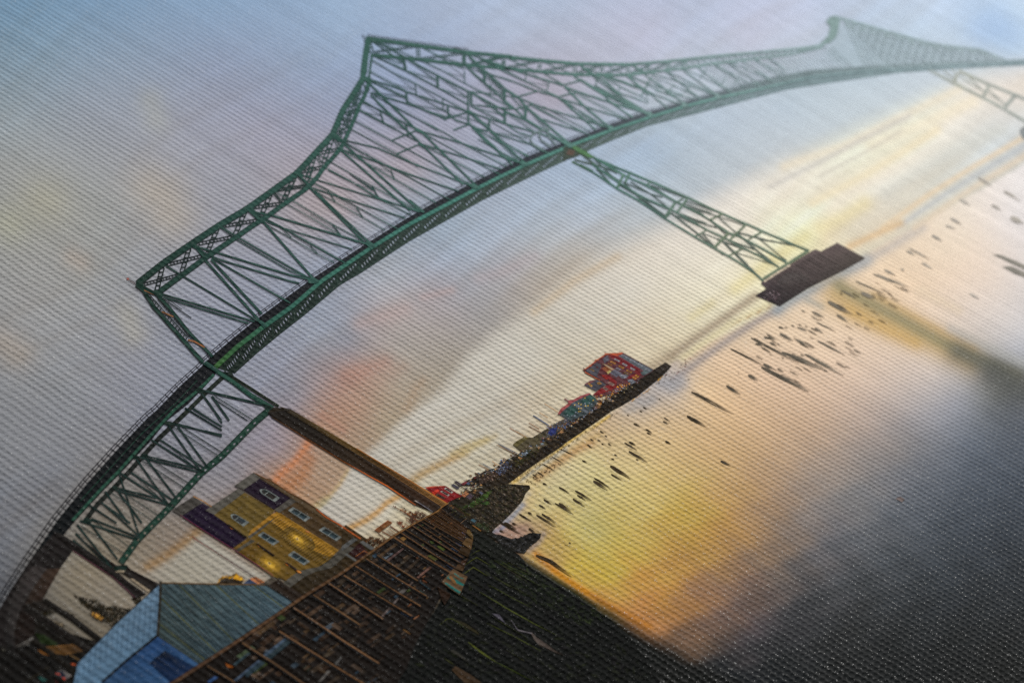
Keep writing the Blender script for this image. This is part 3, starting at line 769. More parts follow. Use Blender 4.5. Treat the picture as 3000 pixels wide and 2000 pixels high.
THIN = rows('''F360,670 600,810 w11;F720,890 1000,1050 w8;F980,600 1300,780 w8;F1000,180 1220,290 w8;F1340,370 1660,570 w8;F1560,80 1860,280 w13;C1000,570 1240,730 w8;C1280,710 1620,970 w9;C1330,880 1610,960 w7;C1050,990 1390,1210 w11;C1080,1110 1390,1220 w9;C1240,10 1480,190 w8;C1500,130 1830,390 w9;C1200,130 1480,190 w8;C1540,300 1820,380 w8
A700,760 1010,1010 w8;A1080,970 1340,1170 w9;A740,930 1000,1010 w8;A1480,660 1700,830 w8;A1430,770 1690,830 w7;A1780,760 2040,1010 w9;A1740,690 1960,780 w14;B400,270 650,410 w8;B720,270 980,480 w8;B660,420 950,480 w7;B1460,230 1640,410 w8;B1700,370 1910,560 w8;S860,700 1000,860 w6;S260,680 420,860 w7;S1350,590 1440,680 w6;E640,1290 860,1450 w12;E610,1310 990,1566 w14''')
for p, w, c in THIN:
    Ink().strip(p, w * .8, lambda x: steel_dark(x)).build('tie_rod', 'steel', BR, 13)
for t in '''A920,590 1290,870 w30;A1350,830 1730,1110 w28;A430,1050 880,1105 w24;A930,1210 1470,1300 w26;A1040,1090 1460,1320 w28;A1480,1340 2040,1490 w24;A1760,560 1950,780 w30;A2000,760 2230,1040 w30;A1820,1060 2240,1370 w30;B0,260 350,560 w30;B470,640 640,830 w32;B690,800 950,1090 w32;B20,650 350,900 w28;B390,850 800,1130 w28;B170,1120 690,1200 w24;A1730,500 2210,680 w22;A390,880 890,1110 w28'''.split(';'):
    p, w, c = parse(t)
    Ink().laced(p[0], p[1], w * .8, steel_dark(p[0][0]) * 1.1, rung=1.5).build('lattice_bar', 'steel', BR, 13)
# hazy far span beyond the second tower
s = Ink()
far = resample(UPPER_R, 9); far = far[far[:, 0] > 1990]
for i in range(0, len(far) - 3, 2):
    b_ = along(INNER_R, far[i][0]); b2 = along(INNER_R, far[min(i + 3, len(far) - 1)][0])
    s.strip([far[i], b2], 2.0, steel); s.strip([b_, far[min(i + 3, len(far) - 1)]], 2.0, steel)
for i in range(30):
    x = 2060 + i * 13; a = along(INNER_R, x) if x < 2420 else np.array([x, 140.])
    d = along(FLANGE, x + 95 - i * .6)
    s.strip([a, d], 1.7, lambda x: mix(steel(x), '#b4c3cc', .35))
cc = rows('c1060,122 1250,175 1500,245 1750,312 2050,345 2240,425 w9')[0][0]
for i in range(38):
    x = 2470 + i * 12; a = along(cc, x); d = along(FLANGE, x + 70 - i * 1.4)
    s.strip([a, d], 2.4, lambda x: mix(steel(x), '#b4c3cc', .30))
    if i % 2 == 0:
        s.strip([a, along(FLANGE, x + 150 - i * 3.2)], 2.0, lambda x: mix(steel(x), '#b4c3cc', .35))
    if i % 3 == 0:
        s.strip([a + (d - a) * .12, along(cc, x + 34) + np.array([0, 12])], 5, lambda x: mix(steel(x), '#b4c3cc', .1))
s.build('far_bracing', 'steel', BR, 10, kind='stuff', label='blurred pale bracing of the far span')
# portal arches over the roadway
for t in ('B760,1150 725,1190 722,1240 770,1300 900,1370 w22', 'B850,1120 840,1170 870,1240 1000,1330 w22', 'B990,1075 960,1110 975,1190 1070,1300 w22', 'B740,1155 850,1110 990,1070 w26'):
    p, w, c = parse(t); Ink().strip(p, w, '#6f8587', '#55686c').build('portal_arch', 'steel', BR, 16)
# gusset plates
for t in ('E215,1090 290,1050 350,1140 330,1190', 'E950,560 1010,520 1090,590 1050,620', 'E1740,70 1800,30 1890,110 1840,140', 'G1430,200 1480,190 1560,250 1530,310', 'F940,1500 1010,1470 1110,1530 1060,1566 960,1560', 'F1730,1010 1780,970 1880,1040 1830,1100', 'C260,980 330,950 430,1010 390,1050', 'C780,470 850,430 960,520 920,560',
          'D800,1150 880,1120 970,1180 900,1210', 'D1500,840 1560,810 1640,860 1570,900', 'D2080,560 2130,530 2300,600 2200,640', 'A1690,480 1760,490 1790,540 1710,530', 'A330,830 400,850 420,930 320,890', 'B1780,1060 1830,1030 1880,1085 1820,1100', 'C880,620 960,630 980,680 920,690', 'C1960,350 2060,400 2050,440 1960,400', 'C2000,550 2110,600 2080,640 2000,590', 'G670,790 720,750 870,850 890,910 830,890', 'A1710,1290 1800,1310 1790,1350 1730,1330',
          'E470,1180 560,1190 600,1280 560,1300 480,1240', 'S760,1110 800,1090 840,1140 790,1160', 'S1150,1000 1200,980 1240,1030 1180,1050', 'S1540,900 1580,880 1620,930 1570,950'):
    p = parse(t)[0]; x = p[0][0]
    Ink().poly(p, steel(x) * 1.05).build('gusset_plate', 'steel', BR, 17)
# the end frame at the near peak
for t, c in (('E230,1110 330,1190 G0,0 680,770 w58', None), ('E330,1150 510,1240 G200,0 480,350 810,690 w48', None), ('E340,1180 480,1240 w30 #a86a2c', 1), ('G110,70 270,140 w22 #8a5a30', 1), ('G470,460 560,480 700,560 w26 #8a5428', 1)):
    p, w, c = parse(t)
    Ink().strip(p, w, c or steel, '#1a1a18').build('end_post', 'steel', BR, 15)
Ink().laced(parse('E350,1210')[0][0], parse('G450,440')[0][0], 11, '#16211f').laced(parse('E540,1290')[0][0], parse('G520,430')[0][0], 9, '#16211f').build('lattice_bar', 'steel', BR, 14)

# ------------------------------------------------------------------ near approach: deck truss below the roadway
AP_L = rows('''G690,790 350,1100 30,1430 H1330,110 900,560 500,1010 80,1530 g210,720 60,950 -10,1075''')[0][0]
AP_R = rows('''G860,900 830,960 480,1330 180,1566 H1370,430 960,870 740,1090 330,1530 g430,560 380,620''')[0][0]
band('deck_slab', AP_L, AP_R, dark, 4, 'black underside of the roadway curving down to the lower left corner')
ap = resample(AP_L, 10)
cc = lambda x: lerp_table([(0, '#0f0d10'), (600, '#231f28')], x)
kk = np.interp(ap[:, 0], [0, 600], [1.7, 1.0])
for g in (6, 12):
    Ink().strip(offset(ap, -kk * g), 1.0, cc, None, kk * 1.7).build('hand_rail', 'steel', BR, 5)
s = Ink(); a_ = offset(ap, -kk * 12)
for i in range(0, len(ap), 2):
    s.strip([a_[i], ap[i]], 1.7, cc)
s.build('rail_posts', 'steel', BR, 5, kind='stuff')
for t in ('G830,930 690,1070 570,1180 H1700,0 1330,400 920,860 700,1080 290,1530 w44 #1d4a39', 'G600,1010 300,1330 H1250,330 820,800 400,1260 w16 #15352a', 'H1880,20 1480,400 1270,630 1080,850 870,1070 640,1300 490,1500 w62 #171d18', 'G960,960 700,1200 500,1400 330,1566 w56 #1b241c'):
    p, w, c = parse(t); Ink().strip(p, w, c, mix(c, '#000000', .4)).build('girder', 'steel', BR, 8)
p = rows('G1590,1420 1400,1580 H2352,640 2060,880 g1180,350 950,580 830,745')[0][0]
Ink().strip(resample(p, 20), 20, '#173b2e', '#0e221b').build('bottom_chord', 'steel', BR, 9, label='dark green lower chord with slotted holes')
s = Ink(); q = resample(p, 27)
for i in range(2, len(q) - 1):
    t = q[i] - q[i - 1]; t /= np.hypot(*t); nn = np.array([-t[1], t[0]]); c0 = q[i] - nn * 2
    s.poly([tuple(c0 - t * 4.5), tuple(c0 + nn * 3.2 + t), tuple(c0 + t * 5), tuple(c0 - nn * 2.2)], sky_at(c0) * .9)
s.build('lattice_opening', 'sky', BR, 10)
APD = rows('''G660,1150 1560,1360 w34;G660,1190 930,1566 w30;G800,1230 1040,1566 w30;G830,1220 1380,1566 w12;G820,1260 1290,1566 w12;G430,1390 720,1566 w22;G530,1390 800,1566 w22;H1620,190 2352,350 w22;H1740,200 2352,372 w24;H1610,220 2050,840 w26;H1740,230 2150,790 w26;H1800,240 2352,590 w12;H1680,240 2290,630 w12;H1380,420 2040,840 w24;H1500,420 2130,820 w24;H1540,430 2010,830 w10;H1870,0 2352,290 w24;H1960,0 2352,240 w22;H2230,0 2352,190 w26
H1180,650 2030,860 w24;H1330,650 1960,800 w24;H1170,680 1600,1290 w26;H1310,680 1730,1230 w26;H1250,700 1850,1090 w12;H1380,690 1920,1030 w12;H940,870 1600,1300 w24;H1100,870 1690,1260 w24;H1130,880 1560,1290 w10;H880,1110 1590,1310 w24;H930,1090 1450,1220 w24;H740,1130 1060,1566 w26;H920,1130 1250,1566 w26;H940,1110 1490,1470 w12;H830,1150 1410,1540 w12;H510,1310 900,1566 w24;H700,1290 1090,1566 w24
g630,440 960,570 w12;g550,455 950,585 w12;g530,480 770,780 w13;g620,470 810,720 w12;g640,450 900,640 w6;g560,490 860,680 w6;g520,540 760,780 w13;g500,590 760,790 w18;g820,130 960,560 w11;g700,330 960,560 w10''')
for p, w, c in APD:
    Ink().strip(p, w, '#14302a', '#15121f').build('diagonal', 'steel', BR, 11)
for t in ('H1570,160 1640,170 1720,200 1620,230 1550,200', 'H1240,610 1330,620 1340,660 1260,660', 'H850,1050 940,1080 900,1120 830,1080', 'H460,1490 580,1520 540,1560 420,1550', 'H1120,620 1200,650 1150,690', 'H2010,830 2110,840 2060,890', 'H1570,1280 1700,1310 1620,1350', 'G560,1140 640,1110 720,1160 660,1200', 'G1480,1330 1600,1360 1660,1400 1560,1420', 'g780,770 880,760 860,810 790,805'):
    Ink().poly(parse(t)[0], '#11261f').build('gusset_plate', 'steel', BR, 12)
p, w, c = parse('G860,880 1100,1040 1340,1220 1640,1400 w66 #1c4a3c'); Ink().strip(p, w, c, '#102821').build('end_post', 'steel', BR, 12)
p, w, c = parse('G960,930 1110,980 1720,1370 w40 #1c261e'); Ink().strip(p, w, c, '#3a3a2a').build('end_post', 'steel', BR, 11)
Ink().poly(parse('G890,890 1080,900 1110,970 1000,950')[0], '#14201b').build('bearing', 'steel', BR, 11)

# ------------------------------------------------------------------ tower legs and piers
TW = part('printed_bridge_tower', 'open green steel tower legs standing on a dark pier block in the water')
LEG = rows('''Q150,210 380,340 690,470 1010,600 1420,780 1830,970 2110,1090 R520,110 920,280 1060,340 w22;Q380,340 650,500 760,560 950,640 1290,830 1640,1010 1900,1190 R220,150 540,320 800,470 w22;Q100,370 340,490 600,670 870,820 1160,1020 1520,1240 1740,1370 R210,440 430,590 530,680 w20;Q330,400 650,620 930,790 1240,920 1660,1160 1900,1270 R230,270 480,390 710,520 w19''')
def leg(x): return lerp_table([(1680, '#446b45'), (1740, '#3f7564'), (1900, '#4f7c70'), (2100, '#66806c'), (2300, '#5f7a68'), (2400, '#55735f')], x)
for p, w, c in LEG:
    Ink().strip(resample(p, 30), w, leg, lambda x: leg(x) * .75).build('leg', 'steel', TW, 12)
BRACE = rows('''Q690,520 620,670 w30;Q760,510 710,610 w26;Q1280,850 1170,1010 w32;Q1420,800 1310,950 w26;Q1900,1190 1730,1360 w28;Q2090,1100 1920,1260 w22;Q1010,600 960,640 w20;Q1830,970 1680,1040 w18;Q2280,1180 2130,1260 w16;Q1640,1160 1510,1230 w14;Q2060,1370 1900,1450 w14;Q910,780 860,815 w18;Q1380,790 1300,840 w16;Q1240,960 1180,1010 w14;R530,660 820,480 1040,340 w30;R130,130 0,260 w20;R330,40 160,190 w18;R520,110 370,200 w14;R290,310 140,390 w14''')
for p, w, c in BRACE:
    Ink().strip(p, w, lambda x: mix(leg(x), '#8a8c5c', .35 if x > 2050 else .15), lambda x: leg(x) * .8).build('cross_beam', 'steel', TW, 14)
TD = rows('''Q200,280 400,430 w20;Q350,330 610,590 w15;Q130,350 450,430 620,500 w18;Q380,450 560,640 w17;Q420,460 640,590 w14;Q700,620 890,800 1170,1000 w15;Q680,600 1000,740 1140,780 w12;Q770,600 1000,740 1230,920 w12;Q1000,640 1280,820 w11;Q1000,640 1420,790 w11;Q900,790 1180,1000 w12;Q930,800 1240,930 w12;Q1240,960 1560,1210 1720,1350 w18;Q1250,980 1600,1080 1760,1130 w11;Q1310,960 1640,1080 w14;Q1330,1000 1850,1250 w11;Q1390,850 1700,960 w9;Q1400,880 1780,1000 w11;Q1540,930 1680,1040 1860,1200 w12
Q1400,820 1800,960 w10;Q1770,1000 2000,1200 w11;Q1780,1000 2080,1100 w9;Q1600,1200 1830,1440 w11;Q1840,1290 2120,1560 w18;Q1590,1190 1840,1280 w9;Q2000,1200 2352,1500 w15;Q2000,1180 2352,1280 w14;Q1900,1270 2200,1380 w14;Q500,600 590,650 w14;Q640,640 870,770 w12;R70,230 250,410 500,650 w20;R230,130 460,330 690,510 w16;R450,170 800,450 w10;R260,130 560,210 920,280 w13;R230,360 680,500 w8;R0,200 480,380 w13''')
for p, w, c in TD:
    Ink().strip(p, w, lambda x: mix(leg(x), '#4a3a44', .45)).build('diagonal', 'steel', TW, 11)
# knee of the tower under the deck
Ink().poly(parse('Q0,210 100,170 200,230 290,250 130,320 60,340 0,370')[0], '#3d4a40').build('knee', 'steel', TW, 10)
Ink().poly(parse('Q60,180 130,190 230,240 380,330 300,330 170,270')[0], '#4a7a4a').build('knee', 'steel', TW, 16)
Ink().poly(parse('Q130,390 210,400 340,470 330,500 250,460')[0], '#4d6a5c').build('knee', 'steel', TW, 10)
Ink().poly(parse('Q30,290 60,230 130,250 120,300')[0], '#5d4a40').build('bearing', 'steel', TW, 11)
cs = part('printed_pier_block', 'long dark concrete pier block under the tower legs')
n_ = parse('R520,690 800,520 1120,320 1195,342 1380,245 1700,420 1450,560 1050,760 720,970 440,850 570,770 505,712')[0]
Ink().poly(n_, ['#574a48', '#5e504e', '#665856', '#625452', '#625452', '#4f4640', '#3c3630', '#3a3230', '#2a2425', '#2e2729', '#3c3234', '#54474a']).build('block', 'wall', cs, 12)
Ink().poly(parse('R700,680 800,590 1050,600 1060,680 760,790 680,760')[0], ['#4f4848', '#554e4c', '#4c4341', '#463d3b', '#37302f', '#3a3233']).build('worn_face', 'wall', cs, 13)
for i in range(44):
    a = np.array(parse('R1150,360')[0][0]) + np.array([-.87, .5]) * i * 3.6 + RNG.normal(0, 1.5, 2)
    Ink().strip([a, a + np.array([.85, .5]) * RNG.uniform(40, 78)], 1.0, mix('#2f2826', '#7d6f6b', RNG.random())).build('timber_pile', 'wall', cs, 14)
for i in range(26):
    a = np.array(parse('R640,860')[0][0]) + RNG.normal(0, 1, 2) * np.array([18, 10])
    Ink().strip([a, a + np.array([.85, .5]) * 5], 1.2, ['#8a6a70', '#b09aa0', '#6c5a60'][i % 3]).build('lamp', 'wall', cs, 15)
Ink().strip(parse('R540,690 700,585 840,500')[0], 6, '#c6b59c').build('ledge', 'wall', cs, 12)

PC = part('printed_bridge_pier', 'tall brown concrete pier slanting down to the shore, lit orange along its edges')
A_ = parse('J130,40 180,90 600,350 1000,600 1300,770 1500,880 1830,1100 2050,1190')[0]
B_ = parse('J330,0 520,130 900,360 1150,510 1450,690 1720,860 2010,1040 2130,1120')[0]
C2 = parse('J395,0 560,100 900,300 1150,450 1450,630 1700,780 1980,950 2195,1085')[0]
s = Ink()
cols = ['#1a1510', '#1c1611', '#20170f', '#251a0f', '#2a1c10', '#2c1c10', '#2b1b10', '#22160d']
for i in range(8):
    s.v += [A_[i], B_[i]]; s.c += [lin(cols[i]) * (1.0 if i < 3 else 1.15), lin(cols[i])]
s.f = [(2 * i, 2 * i + 1, 2 * i + 3, 2 * i + 2) for i in range(7)]
s.build('column', 'wood', PC, 13)
s = Ink()
cols = ['#3a3018', '#4a3a1c', '#5a451f', '#6a4e22', '#6e4c22', '#75502a', '#8a6030', '#7d5a30']
for i in range(8):
    s.v += [B_[i], C2[i]]; s.c += [lin(cols[i]) * .8, lin(cols[i])]
s.f = [(2 * i, 2 * i + 1, 2 * i + 3, 2 * i + 2) for i in range(7)]
s.build('column_side', 'wood', PC, 13, label='golden ribbed side face of the pier')
for k in (.2, .45, .7):
    q = [tuple(np.array(B_[i]) * (1 - k) + np.array(C2[i]) * k) for i in range(8)]
    Ink().strip(q, 1.6, '#33240f').build('groove', 'wood', PC, 14)
Ink().strip(A_[1:-1], 3.2, lambda x: lerp_table([(790, '#33261a'), (1000, '#6a3a12'), (1100, '#b5561a'), (1180, '#8f4416'), (1280, '#4a2810')], x)).build('lit_edge', 'wood', PC, 15, label='glowing orange rim of the pier')
Ink().strip(C2[3:], 2.6, '#9a5f24').build('lit_edge', 'wood', PC, 15)
Ink().poly(parse('J130,40 200,-20 400,0 380,30 290,20')[0], '#241d14').build('cap', 'wood', PC, 14)
Ink().poly(parse('G1720,1370 1900,1420 2000,1500 1960,1530 1820,1440')[0], '#3a3020').build('cap', 'wood', PC, 14)

# concrete approach viaduct at the left corner
AV = part('printed_viaduct', 'dark curved concrete viaduct at the lower left corner')
Ink().poly(parse('g380,530 500,660 420,770 340,910 300,990 170,1040 120,1120 95,1250 130,1395 60,1330 -10,1300 -10,1075 60,950 210,720')[0], '#1b1716').build('wall', 'wall', AV, 6)
Ink().poly(parse('M480,-60 640,0 470,250 300,500 215,760 185,1000 280,1230 80,1050 55,760 150,420 300,100')[0], ['#332d2b', '#3a3432', '#332e2b', '#2f2a28', '#2f2b29', '#2b2725', '#1e1b1a', '#1a1817', '#211e1d', '#292523', '#2c2725']).build('girder_face', 'wall', AV, 7)
Ink().poly(parse('M640,0 830,-10 700,210 590,410 340,490 420,320')[0], ['#33251c', '#3a2a1f', '#33241b', '#2a1e17', '#241b15', '#2c211a']).build('soffit', 'wall', AV, 8)
Ink().poly(parse('M590,415 690,560 520,600 350,500')[0], '#1c1713').build('cross_beam', 'wall', AV, 9)
Ink().poly(parse('M300,540 340,500 480,640 480,900 400,960 210,1060 190,900 220,740')[0], '#1a120e').build('soffit', 'wall', AV, 7)
for t in ('M600,430 1000,690 1430,1020 w80 #17130f', 'M340,520 700,760 1260,1140 w100 #1a1613', 'M450,980 800,1240 1060,1450 w70 #1c1813', 'M215,1110 480,1310 760,1566 w40 #14100d', 'M340,490 590,430 w12 #2e2620', 'M215,1085 460,975 w12 #2a231d'):
    p, w, c = parse(t); Ink().strip(p, w, c, mix(c, '#000000', .45)).build('column', 'wall', AV, 10)
DARK = part('printed_undergrowth', 'near-black scrub and road below the viaduct in the lower left corner')
Ink().poly(parse('x-40,1900 0,1880 60,1895 100,1880 170,1880 250,1960 330,2040 -40,2040')[0], '#0f0d0b').build('scrub', 'plant', DARK, 5)
Ink().poly(parse('M450,650 560,720 700,800 1350,1000 1250,1130 1060,1310 1030,1600 -60,1600 -60,1000 120,1040 300,1100 460,980')[0], '#120f0b').build('scrub', 'plant', DARK, 4)
Ink().poly(parse('M480,880 600,900 800,1030 760,1060 560,1020')[0], '#18230c').build('grass_patch', 'plant', DARK, 6)
Ink().poly(parse('M620,1075 820,1060 1010,1035 1150,1130 900,1180 780,1170')[0], ['#33230f', '#4a3216', '#5a3d1c', '#4a3520', '#6a4a22', '#4a3216']).build('far_footbridge', 'wood', DARK, 7, label='curved bridge glowing orange in the shade')
Ink().poly(parse('M510,1105 560,1120 680,1195 580,1170')[0], '#6a4218').build('far_footbridge', 'wood', DARK, 7)
Ink().strip(parse('M630,1075 820,1060 1010,1040')[0], 2, '#7a5428').build('far_footbridge', 'wood', DARK, 8)
Ink().strip(parse('M960,1180 1100,1260')[0], 3, '#5a4222').build('far_footbridge', 'wood', DARK, 8)
CAR = part('printed_car', 'small parked car with red tail lights at the bottom edge')
Ink().poly(parse('M770,1430 835,1380 980,1465 960,1490 900,1530 780,1460')[0], ['#4a4a50', '#5a5654', '#8a8078', '#6a6260', '#2a2428', '#2c2a32']).build('body', 'wall', CAR, 9)
Ink().poly(parse('M820,1430 860,1400 900,1480 860,1500')[0], '#1c2030').build('window', 'wall', CAR, 10)
for t in ('M765,1430 830,1450 825,1462 770,1445', 'M860,1490 900,1505 890,1530 860,1510'):
    Ink().poly(parse(t)[0], '#b5381c').build('tail_light', 'wall', CAR, 11)
for t, c in (('M520,1490 560,1480 650,1530 590,1560', '#1f4a44'), ('M700,1520 760,1530 800,1566 740,1566', '#4a1418'), ('M970,1300 1010,1300 1060,1320 1000,1325', '#a8461c'), ('M10,1105 30,1095 75,1120 50,1135', '#4a463c')):
    Ink().poly(parse(t)[0], c).build('parked_van', 'wall', DARK, 9)
Ink().strip(parse('M340,1566 500,1460 670,1350')[0], 2.2, '#2c2618').build('kerb', 'wall', DARK, 8)
SP = part('printed_approach_pier', 'paired dark concrete columns under the lower truss')
Ink().poly(parse('g360,530 420,545 510,600 800,800 880,870 1010,960 930,985 780,845 480,640')[0], '#1a1614').build('column', 'wall', SP, 12)
Ink().poly(parse('g540,560 640,640 800,760 870,760 900,790 1100,890 1040,940 880,840 720,740')[0], '#1d1815').build('column', 'wall', SP, 11)
Ink().poly(parse('g895,855 912,852 1035,935 1020,945')[0], '#a08f78').build('gap', 'sky', SP, 13)
Ink().poly(parse('g790,808 820,795 860,798 850,812')[0], '#9c8d76').build('gap', 'sky', SP, 13)
Ink().strip(parse('g500,660 780,845 930,985')[0], 1.6, '#5a2a3c').build('rim', 'wall', SP, 13)

# ------------------------------------------------------------------ left bank buildings
YB = part('printed_yellow_building', 'tall mustard and purple building with arched windows and wall lamps')
POLYS = '''wall_panel I150,770 430,590 540,650 480,700 600,740 780,880 1040,1070 860,1200 830,1205 #1d1126
eave I10,690 310,495 430,585 150,765 60,712 #423e39
wall_panel I590,745 1010,440 1430,690 1060,1060 960,1000 780,880 #5f4c1c
eave I475,690 930,385 1020,440 600,748 #514d45
wall_panel I1000,405 1215,250 1650,520 1420,675 #1d1020
eave I875,350 1140,168 1232,245 1000,406 #55514a
parapet I1140,168 1300,245 1370,255 1440,320 1640,440 1830,550 2352,900 2352,960 1720,560 1650,520 1230,245 #4a3a24
wall_panel I1480,720 1720,555 2352,950 x1012,1538 1075,1580 I2352,1270 #44321a
band I1425,680 1650,520 1730,565 1490,725 #4a453e
wall_panel I1040,1070 1450,710 2345,1250 x1000,1660 960,1690 I1560,1600 #634a12
lit_wall I1455,705 1520,735 2340,1255 2200,1330 1850,1200 1600,1000 1400,850 1330,810 #94690c
band I1100,965 1400,735 1470,710 1180,970 1060,1060 #96690f
band I1055,1050 1180,965 1440,790 1400,830 1180,1010 1090,1075 #4b473f
wall_panel I860,1205 1080,1065 1150,1090 920,1250 #6a4d10
band I880,1240 1110,1090 1160,1110 920,1265 #4a453a
wall_panel I900,1250 1150,1110 1560,1400 1900,1660 1720,1720 1380,1566 #5c430b
band N1540,200 1750,40 1900,0 2010,-20 1900,70 1640,260 #4a463e
wall_panel N1640,260 1900,70 2050,-30 2352,-180 2352,60 1850,380 1700,440 #2d2210
wall_panel N1300,200 1420,110 1700,280 1850,380 1690,470 #241a12
band N1280,190 1410,105 1470,150 1340,235 #4a4238
band I2150,1400 2352,1200 x1010,1600 1040,1605 970,1665 I2000,1530 1850,1600 1800,1590 #46423a'''
for ln in POLYS.split('\n'):
    nm, rest = ln.split(' ', 1)
    shape(nm, 'wall', YB, 14 + (1 if nm in ('band', 'eave', 'lit_wall') else 0), rest)
Ink().poly(parse('x1000,1555 1050,1578 1098,1610 1090,1640 1030,1655 1000,1680')[0], '#31240f').build('wall_panel', 'wall', YB, 14)
Ink().poly(parse('O80,560 250,430 380,580 230,670')[0], '#2a1110').build('doorway', 'wall', YB, 15)
Ink().strip(parse('O190,620 310,540 380,580')[0], 2, '#8a4c1c').build('doorway', 'wall', YB, 16)
for t in ('O0,480 160,360 220,390 0,545', 'O250,425 290,400 470,510 425,548', 'O40,590 70,575 225,680 200,695'):
    Ink().poly(parse(t)[0], '#4e4e4c').build('trim', 'wall', YB, 16)
WIN = ['I1220,410 1240,395 1290,395 1340,415 1505,520 1430,575 1240,455', 'I820,755 840,740 890,740 1080,855 1000,912 835,800', 'I1615,692 1680,643 1925,790 1850,845', 'I2035,962 2110,913 2350,1060 2280,1112',
       'I1195,1033 1270,983 1495,1120 1412,1172', 'I1612,1303 1690,1248 1915,1392 1838,1446']
for t in WIN:
    p = parse(t)[0]; c = np.mean(p, 0)
    w_ = Ink().poly(p, '#6b716e').build('window', 'wall', YB, 17)
    q = [tuple(c + (np.array(a) - c) * .74) for a in p]
    Ink().poly(q, ['#23343a', '#2c2520', '#1d2a2a', '#33424a'][:len(q)] + ['#26201c'] * (len(q) - 4)).build('window_pane', 'wall', YB, 18)
    l_, r_ = np.array(p[0]), np.array(p[-2])
    Ink().strip([c - np.array([7, -5.5]), c + np.array([7, -5.5])], 1.6, '#7d8480').build('glazing_bar', 'wall', YB, 19)
for t, c in (('I1165,1150 1200,1145 1435,1310 1400,1330', '#1f1410'), ('I1570,1410 1600,1405 1800,1540 1760,1560', '#22130c'), ('I765,885 800,880 1040,1055 1010,1070', '#1d140f'), ('I1185,1165 1215,1180 1235,1200 1205,1190', '#d07a1c'), ('I1730,1510 1780,1530 1800,1555 1750,1545', '#e08a28'), ('I1575,1420 1610,1440 1620,1460 1585,1440', '#c86a18'), ('I805,925 840,935 860,955 830,945', '#b8661c'), ('I1845,965 1900,980 1915,1000 1870,990', '#b8703c')):
    Ink().poly(parse(t)[0], c).build('side_window', 'wall', YB, 17)
for cxy in ('I1740,1085', 'I1355,1420'):
    c = np.array(parse(cxy)[0][0])
    for r_, cc_, nm in ((46, '#8a6410', 'lamp_wash'), (30, '#b08414', 'lamp_wash'), (16, '#d8ac1c', 'lamp_wash')):
        s = Ink(); k = len(s.v)
        base = lin('#4e3b10') if r_ == 46 else None
        s.v.append(tuple(c)); s.c.append(lin(cc_))
        for a in np.linspace(0, 2 * math.pi, 19)[:-1]:
            rr = r_ * (.55 + .75 * max(0, math.cos(a - math.radians(34))) ** 3 + .5 * max(0, math.cos(a - math.radians(214))) ** 3)
            s.v.append(tuple(c + rr * np.array([math.cos(a), math.sin(a)])))
            s.c.append(lin('#654d15') if r_ == 46 else lin({30: '#80600f', 16: '#b08414'}[r_]))
        s.f = [(0, i, i % 18 + 1) for i in range(1, 19)]
        s.build(nm, 'wall', YB, 16 + (0 if r_ == 46 else 1 if r_ == 30 else 2))
    Ink().poly([tuple(c + np.array(v)) for v in ((-5, -2), (0, -5), (5, 1), (2, 5), (-3, 3))], '#e8c070').build('wall_lamp', 'wall', YB, 19)
    Ink().poly([tuple(c + np.array(v)) for v in ((-3, -2), (1, -3), (3, 1), (0, 3))], '#3a1c10').build('wall_lamp', 'wall', YB, 20)
Ink().strip(parse('J690,1150 800,1240 960,1330 1060,1400 1200,1490')[0], 4, '#9c4a14').build('lit_edge', 'wall', YB, 18, label='orange rim along the roof edge')
Ink().strip(parse('I1140,168 1300,250 1440,320 1620,440 1830,550 2030,680')[0], 2, '#6a4424').build('lit_edge', 'wall', YB, 18)
Ink().strip(parse('I310,495 440,560 560,640')[0], 2.6, '#b07a3c').build('lit_edge', 'wall', YB, 17)
Ink().strip(parse('I130,755 480,985 840,1210 1380,1566 N1410,105')[0], 1.5, '#6a2440').build('lit_edge', 'wall', YB, 17)
for i in range(26):                                   # clapboard lines on the lit wall
    a = np.array(parse('I1480,760')[0][0]) + np.array([7.1, 4.45]) * i
    Ink().strip([a, a + np.array([-.83, .56]) * (30 + 3.2 * min(i, 12))], .9, '#33260a').build('clapboard', 'wall', YB, 18)
Ink().strip(parse('I290,1050 310,1055 330,1080 800,1380 1080,1566 N1250,200')[0], 1.9, lambda x: lerp_table([(560, '#7c2a22'), (700, '#4a2230'), (760, '#2c2436')], x)).build('flag_pole', 'wall', YB, 16)

BB = part('printed_blue_barn', 'blue corrugated metal barn with a pale roof slope and a dark doorway')
Ink().poly(parse('g1110,880 1085,1245 880,1410 690,1580 505,1580 535,1435 800,1165')[0], ['#5a7388', '#4c687f', '#4f6d86', '#4f6d86', '#4f6d86', '#547088', '#567086']).build('roof_slope', 'wall', BB, 14, label='pale blue ribbed roof slope')
Ink().poly(parse('g1110,880 1500,892 1830,897 2015,1015 1700,1225 1372,1440 1088,1248')[0], ['#39484c', '#3c4c50', '#42565e', '#425660', '#36474f', '#304046', '#364240']).build('roof_slope', 'wall', BB, 14, label='dark slate ribbed roof slope with yellow streaks')
Ink().poly(parse('g1085,1248 1372,1440 1205,1580 690,1580')[0], ['#1c3c66', '#2b4c70', '#2d5076', '#284564']).build('wall', 'wall', BB, 14)
Ink().poly(parse('g1140,1350 1345,1465 1215,1580 1180,1580 1030,1440')[0], ['#0a1424', '#12294a', '#102646', '#102646', '#0c1c34']).build('doorway', 'wall', BB, 15)
Ink().strip(parse('g1030,1440 1140,1350')[0], 3, '#0a0f1a').build('lintel', 'wall', BB, 16)
Ink().strip(parse('g1105,875 1102,1000 1085,1248')[0], 8, '#2c2820', '#14130f').build('ridge', 'wall', BB, 17)
Ink().strip(parse('g1110,884 1500,893 1830,897')[0], 4, '#5a4428').build('ridge', 'wall', BB, 17)
